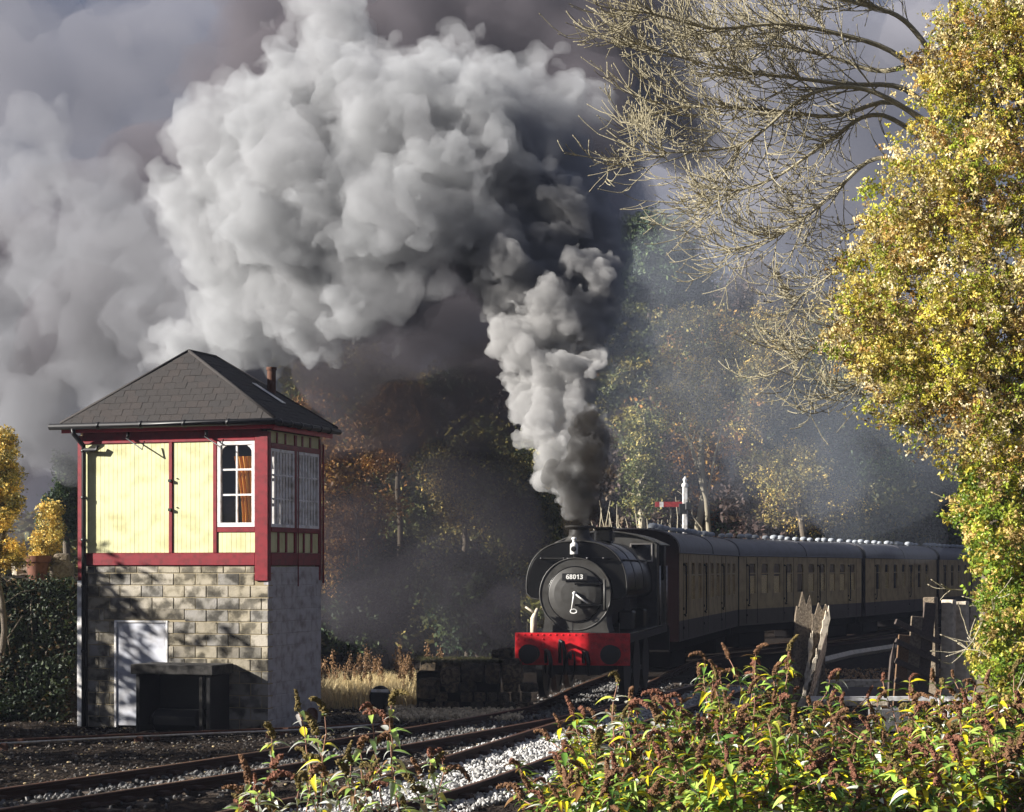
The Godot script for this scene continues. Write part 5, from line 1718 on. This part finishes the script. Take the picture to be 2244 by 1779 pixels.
# ------------------------------------------------------------------ buddleia bushes in the foreground
func spike_mesh(sd: int, length: float, droop: float) -> ArrayMesh:
	# a dry flower head: hundreds of small seed cases round a bent stalk
	var r := RandomNumberGenerator.new()
	r.seed = sd
	var st := begin()
	var path := func(t: float) -> Vector3: return Vector3(0, length * (t - droop * t * t), length * droop * t * t * 0.9)
	var pts := []
	for k in 7: pts.append(path.call(k / 6.0))
	tube_into(st, pts, taper(7, 0.005, 0.002), 4)
	for k in 130:
		var t := pow(r.randf(), 0.9)
		var w := 0.024 * (1.0 - t * 0.72)
		var d := Vector3(r.randfn(), r.randfn(), r.randfn()).normalized()
		var c: Vector3 = path.call(t) + d * w * r.randf_range(0.6, 1.1)
		var s := r.randf_range(0.006, 0.015)
		var b := rand_basis(r)
		# an eight sided seed case
		var v := [b.x * s, -b.x * s, b.y * s * 1.6, -b.y * s * 1.6, b.z * s, -b.z * s]
		for f in [[0, 2, 4], [2, 1, 4], [1, 3, 4], [3, 0, 4], [2, 0, 5], [1, 2, 5], [3, 1, 5], [0, 3, 5]]: tri(st, c + v[f[0]], c + v[f[1]], c + v[f[2]])
	return done(st)

func lance_mesh(droop: float, fold: float) -> ArrayMesh:
	# a long pointed leaf, one metre long, drooping, folded along the midrib
	var st := begin(true)
	var n := 5
	var mid := []
	var lft := []
	var rgt := []
	for k in n + 1:
		var t := float(k) / n
		var c := Vector3(0, 0.12 * t - droop * t * t, t * (1.0 - 0.25 * droop * t))
		var w := 0.15 * sin(PI * pow(t, 0.75)) * (1.0 if k < n else 0.0)
		mid.append(c)
		lft.append(c + Vector3(-w, fold * w, 0))
		rgt.append(c + Vector3(w, fold * w, 0))
	for k in n:
		quad(st, mid[k], rgt[k], rgt[k + 1], mid[k + 1])
		quad(st, lft[k], mid[k], mid[k + 1], lft[k + 1])
	return done(st)

func build_bushes():
	var r := RandomNumberGenerator.new()
	r.seed = 2718
	var spikes := []
	var spike_mats := [mat("seed_brown", Color(0.15, 0.075, 0.034), 0.9), mat("seed_red", Color(0.17, 0.068, 0.038), 0.9), mat("seed_olive", Color(0.13, 0.095, 0.025), 0.9)]
	for k in 6: spikes.append(spike_mesh(300 + k, [0.2, 0.25, 0.17, 0.22, 0.28, 0.19][k], [0.25, 0.5, 0.7, 0.4, 0.65, 0.15][k]))
	var lances := [lance_mesh(0.2, 0.5), lance_mesh(0.5, 0.35), lance_mesh(0.75, 0.6)]
	var tones := [Color(0.14, 0.28, 0.05), Color(0.26, 0.42, 0.08), Color(0.40, 0.54, 0.11), Color(0.80, 0.68, 0.03), Color(0.76, 0.80, 0.70), Color(0.05, 0.10, 0.03), Color(0.56, 0.60, 0.08), Color(0.24, 0.13, 0.05)]
	var leaf_mats := []
	for k in tones.size():
		var m: StandardMaterial3D = M.leaf_shiny.duplicate()
		m.vertex_color_use_as_albedo = false
		m.albedo_color = tones[k].linear_to_srgb()
		m.resource_name = "buddleia_leaf"
		leaf_mats.append(m)
	# outline of the bushes' tops: picture x, picture y
	var crest := [[480, 1640], [600, 1560], [760, 1490], [880, 1480], [980, 1700], [1100, 1665], [1200, 1590], [1245, 1490], [1290, 1410], [1380, 1480], [1500, 1410], [1600, 1350], [1690, 1370], [1760, 1490], [1880, 1490], [1950, 1420], [2060, 1360], [2200, 1340]]
	var top_at := func(px: float) -> float:
		for k in crest.size() - 1:
			if px <= crest[k + 1][0]: return lerpf(crest[k][1], crest[k + 1][1], clampf((px - crest[k][0]) / (crest[k + 1][0] - crest[k][0]), 0.0, 1.0))
		return 1390.0
	var plants := []
	# few long stems at the left, each told apart
	for e in [[750, 1600, 16.8, "leafy buddleia with pale stems just before the rails, left of the arching one", 5], [540, 1665, 16.2, "lowest buddleia at the bottom left, mostly leaves", 4], [640, 1610, 17.0, "low leafy buddleia between the lone stem and the arching one", 4], [905, 1600, 17.8, "short buddleia with yellowing leaves right of the tall reddish one", 5], [560, 1560, 17.5, "lone buddleia stem with small brown heads in front of the rails at the left", 3], [690, 1500, 17.0, "buddleia with an arching olive brown head before the ballast", 4], [830, 1480, 17.6, "tall buddleia with long reddish heads left of centre", 5], [1300, 1440, 19.5, "tall buddleia with drooping green leaves in front of the engine", 6]]: plants.append([e[0], e[1], e[2], e[3], e[4], true])
	for row in 3:
		var px: float = [1190.0, 1150.0, 1030.0][row]
		while px < 2330.0:
			var z: float = [23.0, 19.5, 16.6][row] + r.randf_range(-0.7, 0.7)
			var y: float = top_at.call(px) + [10.0, 85.0, 175.0][row] + r.randf_range(-25.0, 45.0)
			plants.append([px, y, z, "buddleia bush %s, %s" % [["at the back of the bank", "in the middle of the bank", "at the front of the bank"][row], where_is(px)], 11, false])
			px += r.randf_range(58.0, 118.0)
	for e in plants:
		var z: float = e[2]
		var tip := place(e[0], e[1], z)
		var foot := Vector3(tip.x + r.randf_range(-0.1, 0.1), 0, -z - r.randf_range(0.0, 0.3))
		foot.y = gh(foot.x, -foot.z)
		var b := thing("buddleia_bush", e[3], "bush", foot, 0.0, "" if e[5] else "buddleia bushes in the foreground")
		var h := tip.y - foot.y
		var xf := []
		var cols := []
		var stems := begin(true)
		for s in e[4]:
			var spread := 0.22 if e[5] else 0.42
			var target := Vector3(tip.x - foot.x + r.randfn() * spread * (0.0 if s == 0 else 1.0), h * (1.0 if s == 0 else r.randf_range(0.55, 1.02)), r.randfn() * spread)
			var start := Vector3(r.randfn(), 0, r.randfn()) * 0.1
			var p := []
			for k in 9:
				var t := k / 8.0
				p.append(start.lerp(target, t) + Vector3(0, sin(t * PI) * 0.1, 0) + Vector3(r.randfn(), 0, r.randfn()) * 0.015)
			if e[5]: put("stem", tubem(p, taper(9, 0.011, 0.005), 5), M.stem, b)
			else: tube_into(stems, p, taper(9, 0.011, 0.005), 5)
			var out := Vector3(target.x, 0, target.z + 0.2).normalized()
			# leaves in pairs up the stem
			var pairs := 11 if e[5] else 16
			for k in pairs:
				var t := lerpf(0.35, 1.0, (k + r.randf()) / pairs)
				var i := mini(int(t * 8.0), 7)
				var at: Vector3 = p[i].lerp(p[i + 1], t * 8.0 - i)
				var a := k * PI / 2 + r.randf_range(-0.4, 0.4)
				for side in 2:
					if r.randf() < 0.15: continue
					var len := r.randf_range(0.10, 0.27) * (1.2 - 0.4 * t)
					var bs := Basis(Vector3.UP, a + side * PI) * Basis(Vector3.RIGHT, r.randf_range(-0.7, 0.35)) * Basis(Vector3.BACK, r.randf_range(-0.5, 0.5))
					var x := Transform3D(bs.scaled(Vector3.ONE * len), at)
					var pick: int = [0, 0, 1, 1, 1, 2, 2, 3, 4, 5, 6][r.randi() % 11]
					if r.randf() < (0.16 if foot.x > 3.4 else 0.06): pick = 3
					elif r.randf() < 0.10: pick = 2
					elif r.randf() < 0.12: pick = 7
					if e[5]:
						var o := put("leaf", lances[r.randi() % 3], leaf_mats[pick], b)
						o.transform = x
					else:
						xf.append(x)
						cols.append(tones[pick] * r.randf_range(0.7, 1.25))
			# flower heads at the tip and from the upper joints
			for k in (2 if r.randf() < 0.65 else 1):
				var t := 1.0 if k == 0 else r.randf_range(0.7, 0.95)
				var i := mini(int(t * 8.0), 7)
				var at: Vector3 = p[i].lerp(p[i + 1], t * 8.0 - i)
				var yaw := atan2(out.x, out.z) + r.randf_range(-1.6, 1.6)
				var o := put("flower_spike", spikes[r.randi() % 6], spike_mats[[0, 2, 0, 1, 2, 2][r.randi() % 6] if e[5] else [0, 0, 0, 1, 1, 2][r.randi() % 6]], b)
				o.transform = Transform3D((Basis(Vector3.UP, yaw) * Basis(Vector3.RIGHT, r.randf_range(0.1, 0.9) if k else r.randf_range(0.0, 0.5))).scaled(Vector3.ONE * (r.randf_range(0.9, 1.5) if e[5] else r.randf_range(0.75, 1.3))), at)
		if not e[5]:
			put("stems", done(stems), M.stem, b)
			var half := xf.size() / 2
			tag(scatter("leaves", lances[r.randi() % 3], M.leaf_shiny, b, xf.slice(0, half), cols.slice(0, half)), "", "", "", "stuff")
			tag(scatter("drooping_leaves", lances[1], M.leaf_shiny, b, xf.slice(half), cols.slice(half)), "", "", "", "stuff")

func where_is(px: float) -> String:
	if px < 1160.0: return "over the ballast left of the engine"
	if px < 1340.0: return "below the buffer beam"
	if px < 1500.0: return "below the engine's cab"
	if px < 1640.0: return "left of the splintered post"
	if px < 1780.0: return "below the splintered post"
	if px < 1900.0: return "below the board crossing"
	if px < 2030.0: return "below the leaning fence"
	return "under the golden hedge"

# ------------------------------------------------------------------ smoke
func place(px: float, py: float, z: float) -> Vector3:
	# the point at distance z that stands at that place of a 2156 pixel wide picture
	return Vector3((px - 1078.0) / 4125.0 * z, 3.0 - (py - 1195.0) / 4125.0 * z, -z)

func puffs(list: Array, sub: int, share: float, sd: int) -> Array:
	# balls as [centre, radius]; each gets smaller ones on its surface
	var r := RandomNumberGenerator.new()
	r.seed = sd
	var out := []
	for b in list: out.append([b[0], b[1]])
	var level := out.duplicate()
	for n in sub:
		var next := []
		for b in level:
			for k in 9:
				var d := Vector3(r.randfn(), r.randfn(), r.randfn()).normalized()
				var rr: float = b[1] * share * r.randf_range(0.7, 1.25)
				next.append([b[0] + d * (b[1] * r.randf_range(0.8, 1.0)), rr])
		out.append_array(next)
		level = next
	return out

func cloud_mesh(balls: Array, cell: float, amp: float, sd: int, sizes := [1.3, 0.5, 0.22], split := 1, wisp := 0.5) -> ArrayMesh:
	# distance to the balls melted together, roughened into billows and wisps, then meshed on a grid (surface nets)
	var band := amp * wisp * 0.75 + 0.1
	for s in sizes: band += 0.32 * s * amp
	var lo := Vector3(INF, INF, INF)
	var hi := -lo
	for b in balls:
		var e: Vector3 = Vector3.ONE * (b[1] + band)
		lo = lo.min(b[0] - e)
		hi = hi.max(b[0] + e)
	lo -= Vector3.ONE * cell * 2.0
	var nx := int((hi.x - lo.x) / cell) + 3
	var ny := int((hi.y - lo.y) / cell) + 3
	var nz := int((hi.z - lo.z) / cell) + 3
	var f := PackedFloat32Array()
	f.resize(nx * ny * nz)
	f.fill(9.0)
	var sy := nx
	var sz := nx * ny
	for b in balls:
		var c: Vector3 = (b[0] - lo) / cell
		var br: float = b[1]
		var rr := (br + band) / cell
		var melt := 0.3 * br
		for k in range(int(c.z - rr) + 1, int(c.z + rr) + 1):
			var dz := (k - c.z) * (k - c.z)
			for j in range(int(c.y - rr) + 1, int(c.y + rr) + 1):
				var dy := dz + (j - c.y) * (j - c.y)
				var half2 := rr * rr - dy
				if half2 <= 0.0: continue
				var half := sqrt(half2)
				var row := k * sz + j * sy
				for i in range(int(c.x - half) + 1, int(c.x + half) + 1):
					var q := sqrt(dy + (i - c.x) * (i - c.x)) * cell - br
					var o := f[row + i]
					var h := maxf(melt - absf(q - o), 0.0)
					f[row + i] = minf(o, q) - h * h * 0.25 / melt
	var cells := []
	var warp := FastNoiseLite.new()
	warp.noise_type = FastNoiseLite.TYPE_SIMPLEX_SMOOTH
	warp.frequency = 0.65 / sizes[0]
	warp.fractal_octaves = 4
	warp.fractal_gain = 0.55
	warp.seed = sd
	for s in sizes:
		var c := FastNoiseLite.new()
		c.noise_type = FastNoiseLite.TYPE_CELLULAR
		c.cellular_return_type = FastNoiseLite.RETURN_DISTANCE
		c.fractal_type = FastNoiseLite.FRACTAL_NONE
		c.frequency = 1.0 / s
		c.seed = sd + cells.size() + 1
		cells.append(c)
	var inside := PackedByteArray()
	inside.resize(f.size())
	var reach: float = sizes[0] * 0.3
	for k in nz:
		for j in ny:
			var row := k * sz + j * sy
			for i in nx:
				var v := f[row + i]
				if v < band and v > -band * 1.6:
					var p := lo + Vector3(i, j, k) * cell
					var w := warp.get_noise_3dv(p)
					var q := p + Vector3(w, warp.get_noise_3dv(p + Vector3(31, 7, 3)), warp.get_noise_3dv(p + Vector3(3, 17, 41))) * reach
					var d := w * wisp * amp
					for c in cells.size():
						var e: float = cells[c].get_noise_3dv(q) + 1.0
						d += (0.30 - minf(e * e, 0.9)) * sizes[c] * amp
					v -= d
					f[row + i] = v
				if v < 0.0: inside[row + i] = 1
	var verts := PackedVector3Array()
	var at := {}
	var corner := [0, 1, sy, sy + 1, sz, sz + 1, sz + sy, sz + sy + 1]
	var edges := [[0, 1], [2, 3], [4, 5], [6, 7], [0, 2], [1, 3], [4, 6], [5, 7], [0, 4], [1, 5], [2, 6], [3, 7]]
	for k in nz - 1:
		for j in ny - 1:
			var row := k * sz + j * sy
			for i in nx - 1:
				var o := row + i
				var n := inside[o] + inside[o + 1] + inside[o + sy] + inside[o + sy + 1] + inside[o + sz] + inside[o + sz + 1] + inside[o + sz + sy] + inside[o + sz + sy + 1]
				if n == 0 or n == 8: continue
				var sum := Vector3.ZERO
				var m := 0
				for e in edges:
					var a: float = f[o + corner[e[0]]]
					var b: float = f[o + corner[e[1]]]
					if (a < 0.0) != (b < 0.0):
						var p0 := Vector3(e[0] & 1, (e[0] >> 1) & 1, e[0] >> 2)
						var p1 := Vector3(e[1] & 1, (e[1] >> 1) & 1, e[1] >> 2)
						sum += p0.lerp(p1, a / (a - b))
						m += 1
				at[o] = verts.size()
				verts.append(lo + (Vector3(i, j, k) + sum / m) * cell)
	var idx := PackedInt32Array()
	for o in at:
		var x: int = o % nx
		var y: int = (o / nx) % ny
		var z: int = o / sz
		if x * y * z == 0: continue
		var a0 := inside[o]
		for ax in 3:
			var s: int = [1, sy, sz][ax]
			if inside[o + s] == a0: continue
			var u: int = [sy, sz, 1][ax]
			var v: int = [sz, 1, sy][ax]
			var q := [at[o - u - v], at[o - v], at[o], at[o - u]]
			# counter-clockwise from outside when the inside lies at the start of the edge
			if a0 == 0: q.reverse()
			idx.append_array([q[0], q[2], q[1], q[0], q[3], q[2]])
	for s in split:
		# finer triangles, their new corners rounded towards the mean of the neighbours
		var mid := {}
		var finer := PackedInt32Array()
		var acc := PackedVector3Array()
		var cnt := PackedInt32Array()
		acc.resize(verts.size())
		cnt.resize(verts.size())
		for t in range(0, idx.size(), 3):
			var m := []
			for e in 3:
				var a := idx[t + e]
				var b := idx[t + (e + 1) % 3]
				var key := mini(a, b) * 4194304 + maxi(a, b)
				if not mid.has(key):
					mid[key] = verts.size()
					verts.append((verts[a] + verts[b]) * 0.5)
				acc[a] += verts[b]
				cnt[a] += 1
				m.append(mid[key])
			finer.append_array([idx[t], m[0], m[2], m[0], idx[t + 1], m[1], m[2], m[1], idx[t + 2], m[0], m[1], m[2]])
		for v in acc.size():
			if cnt[v]: verts[v] = verts[v].lerp(acc[v] / cnt[v], 0.3)
		idx = finer
	var arr := []
	arr.resize(Mesh.ARRAY_MAX)
	arr[Mesh.ARRAY_VERTEX] = verts
	arr[Mesh.ARRAY_INDEX] = idx
	var mesh := ArrayMesh.new()
	mesh.add_surface_from_arrays(Mesh.PRIMITIVE_TRIANGLES, arr)
	print("cloud: ", idx.size() / 3, " triangles, grid ", nx, "x", ny, "x", nz, " at ", Time.get_ticks_msec(), " ms")
	return mesh

func smoke_stuff(c: Color, density: float) -> FogMaterial:
	var m := FogMaterial.new()
	m.albedo = c
	m.density = density
	return m

func build_smoke():
	var column := []
	var start := []
	for b in [[1213, 1108, 26], [1216, 1088, 31], [1220, 1064, 38], [1208, 1040, 34], [1240, 1030, 38], [1252, 995, 40], [1240, 955, 42], [1258, 925, 36], [1240, 890, 34], [1180, 1000, 34]]: start.append([place(b[0], b[1], 42.0), b[2] / 4125.0 * 42.0 * 0.85])
	for b in [[1214, 1060, 30], [1205, 1035, 46], [1195, 1005, 55], [1230, 985, 50], [1180, 965, 60], [1225, 930, 62], [1180, 900, 70],
			[1150, 850, 72], [1190, 810, 85], [1140, 790, 75], [1215, 770, 60], [1110, 740, 70], [1170, 690, 95], [1225, 690, 70], [1100, 650, 90], [1190, 600, 110], [1110, 560, 110], [1230, 620, 85], [1190, 520, 110], [1120, 480, 110], [1210, 460, 90]]:
		column.append([place(b[0], b[1], 42.2 + (1100 - b[1]) * 0.0055), b[2] / 4125.0 * 43.0 * 0.85])
	var main := []
	for b in [[1120, 470, 120, 46], [1050, 430, 150, 46.5], [1130, 330, 130, 47], [1150, 230, 80, 47], [1180, 320, 70, 47.5], [1000, 300, 150, 45.5], [930, 220, 100, 46], [905, 165, 52, 46], [960, 205, 80, 46.5],
			[850, 300, 160, 46], [760, 240, 130, 47], [710, 130, 85, 48], [712, 50, 62, 48], [690, -30, 70, 49], [600, 280, 130, 47.5], [520, 320, 130, 48], [440, 420, 95, 48], [480, 480, 110, 48],
			[620, 430, 160, 46.5], [780, 450, 170, 45.5], [900, 450, 150, 45], [980, 480, 110, 45.5], [700, 560, 140, 46], [820, 560, 110, 46], [620, 620, 110, 46.5], [680, 660, 70, 46], [540, 580, 110, 47.5], [500, 680, 90, 48], [580, 700, 60, 47], [400, 740, 70, 49]]:
		main.append([place(b[0], b[1], b[3]), b[2] / 4125.0 * b[3] * 0.86])
	var o := thing("smoke_plume", "thick pale grey smoke billowing up from the engine chimney", "smoke")
	o.set_meta("kind", "stuff")
	put("chimney_smoke", cloud_mesh(puffs(start, 1, 0.5, 4), 0.05, 0.5, 10, [0.35, 0.16, 0.08], 0, 0.3), smoke_stuff(Color(0.22, 0.20, 0.175), 2.6), o)
	put("rising_column", cloud_mesh(puffs(column, 1, 0.5, 5), 0.045, 0.62, 11, [0.6, 0.3, 0.15, 0.08], 0, 0.6), smoke_stuff(Color(0.97, 0.97, 0.97), 2.6), o)
	put("billowing_cloud", cloud_mesh(puffs(main, 1, 0.5, 6), 0.08, 0.72, 12, [0.85, 0.42, 0.22, 0.12], 0, 1.1), smoke_stuff(Color(0.96, 0.975, 0.995), 0.9), o)
	var veil := []
	for b in main: veil.append([b[0], b[1] * 1.0])
	put("thin_veil", cloud_mesh(puffs(veil, 1, 0.55, 8), 0.14, 0.6, 13, [1.2, 0.55, 0.3], 0, 2.2), smoke_stuff(Color(0.95, 0.96, 0.98), 0.42), o)
	# older smoke that has drifted to the left
	var drift := []
	for b in [[250, 520, 110, 54], [160, 580, 90, 54], [330, 560, 90, 53], [230, 650, 90, 54], [350, 660, 100, 52], [100, 540, 70, 55], [0, 340, 85, 58], [30, 430, 75, 57], [300, 740, 80, 52], [200, 760, 60, 53], [420, 640, 80, 51], [120, 690, 70, 54], [-60, 680, 110, 56], [20, 780, 110, 55], [130, 830, 100, 54], [-60, 850, 110, 56], [260, 840, 90, 53], [60, 620, 90, 56]]:
		drift.append([place(b[0], b[1], b[3]), b[2] / 4125.0 * b[3] * 1.05])
	var d := thing("drifting_smoke", "older greyer smoke drifting away to the left above the signal box", "smoke")
	d.set_meta("kind", "stuff")
	put("drifting_cloud", cloud_mesh(puffs(drift, 1, 0.6, 16), 0.16, 0.55, 22, [1.4, 0.6, 0.3], 0, 2.2), smoke_stuff(Color(0.82, 0.83, 0.86), 0.30), d)
	# the dark bank of coal smoke behind, over the wood
	var bank := []
	for b in [[1150, 100, 260, 60], [1000, -50, 260, 62], [820, 30, 260, 61], [620, 60, 230, 62], [1200, 280, 200, 59], [1050, 400, 260, 58], [850, 420, 280, 58], [640, 420, 260, 58], [430, 480, 220, 59], [230, 560, 220, 60], [60, 640, 220, 61], [-80, 560, 200, 61], [700, 700, 240, 54], [900, 720, 230, 53], [1060, 680, 200, 54], [480, 740, 220, 55], [260, 800, 200, 56], [60, 860, 170, 57], [60, 1000, 150, 60], [230, 960, 150, 59], [420, 900, 170, 58], [1380, 180, 160, 62], [1420, 270, 120, 63], [1280, 30, 180, 64]]:
		bank.append([place(b[0], b[1], b[3]), b[2] / 4125.0 * b[3] * 0.8])
	put("dark_bank", cloud_mesh(puffs(bank, 1, 0.5, 26), 0.4, 0.7, 32, [3.0, 1.4, 0.7], 0, 2.0), smoke_stuff(Color(0.56, 0.54, 0.57), 0.40), d)
	var high := []
	for b in [[330, 200, 230, 84], [120, 260, 220, 85], [-60, 120, 220, 86], [500, 250, 200, 83], [1600, 150, 220, 86], [1560, 380, 180, 88], [1780, 330, 200, 88], [1950, 150, 220, 88], [1700, 500, 180, 90]]:
		high.append([place(b[0], b[1], b[3]), b[2] / 4125.0 * b[3] * 0.85])
	put("high_haze", cloud_mesh(puffs(high, 1, 0.5, 27), 0.6, 0.7, 33, [3.0, 1.5], 0, 2.0), smoke_stuff(Color(0.78, 0.78, 0.82), 0.13), d)
	var low := []
	for b in [[800, 900, 170, 55], [960, 900, 170, 54], [1060, 850, 130, 53], [720, 1060, 150, 55], [880, 1080, 170, 54], [1030, 1080, 150, 53], [1080, 1220, 120, 52], [820, 1250, 150, 53], [960, 1270, 140, 52], [700, 1220, 110, 54]]:
		low.append([place(b[0], b[1], b[3]), b[2] / 4125.0 * b[3] * 0.85])
	put("low_smoke", cloud_mesh(puffs(low, 1, 0.45, 28), 0.3, 0.7, 34, [2.0, 0.9, 0.4], 0, 1.5), smoke_stuff(Color(0.38, 0.37, 0.40), 0.21), d)
	var haze := []
	for b in [[1350, 700, 200, 71], [1560, 760, 230, 73], [1760, 820, 230, 75], [1950, 900, 200, 77], [1430, 930, 200, 69], [1650, 960, 200, 71], [1300, 900, 150, 67], [1850, 1040, 160, 77], [1500, 560, 200, 75], [1320, 620, 130, 73]]:
		haze.append([place(b[0], b[1], b[3]), b[2] / 4125.0 * b[3] * 0.8])
	put("wood_haze", cloud_mesh(puffs(haze, 1, 0.5, 30), 0.6, 0.7, 36, [3.0, 1.5], 0, 2.0), smoke_stuff(Color(0.82, 0.86, 0.93), 0.021), d)
	var shaded := []
	for b in [[1130, 640, 85, 46.6], [1215, 610, 85, 46.8], [1170, 540, 105, 47.2], [1090, 560, 95, 47.2], [1245, 540, 70, 47.2], [1060, 480, 110, 47.4], [1160, 450, 110, 47.6], [1235, 680, 60, 46.4]]: shaded.append([place(b[0], b[1], b[3]), b[2] / 4125.0 * b[3] * 0.9])
	put("bending_column", cloud_mesh(puffs(shaded, 1, 0.5, 31), 0.1, 0.65, 37, [0.8, 0.4, 0.2], 0, 0.9), smoke_stuff(Color(0.95, 0.96, 0.98), 1.2), o)
	var lee := []
	for b in [[1270, 640, 75, 47], [1300, 740, 70, 47.5], [1290, 820, 60, 47.5], [1240, 560, 80, 47], [1210, 430, 90, 47.5], [1180, 700, 90, 46.5], [1260, 880, 50, 46.5]]:
		lee.append([place(b[0], b[1], b[3]), b[2] / 4125.0 * b[3]])
	put("lee_smoke", cloud_mesh(puffs(lee, 1, 0.55, 29), 0.12, 0.5, 35, [0.9, 0.4, 0.2], 0, 1.6), smoke_stuff(Color(0.88, 0.90, 0.96), 0.32), o)
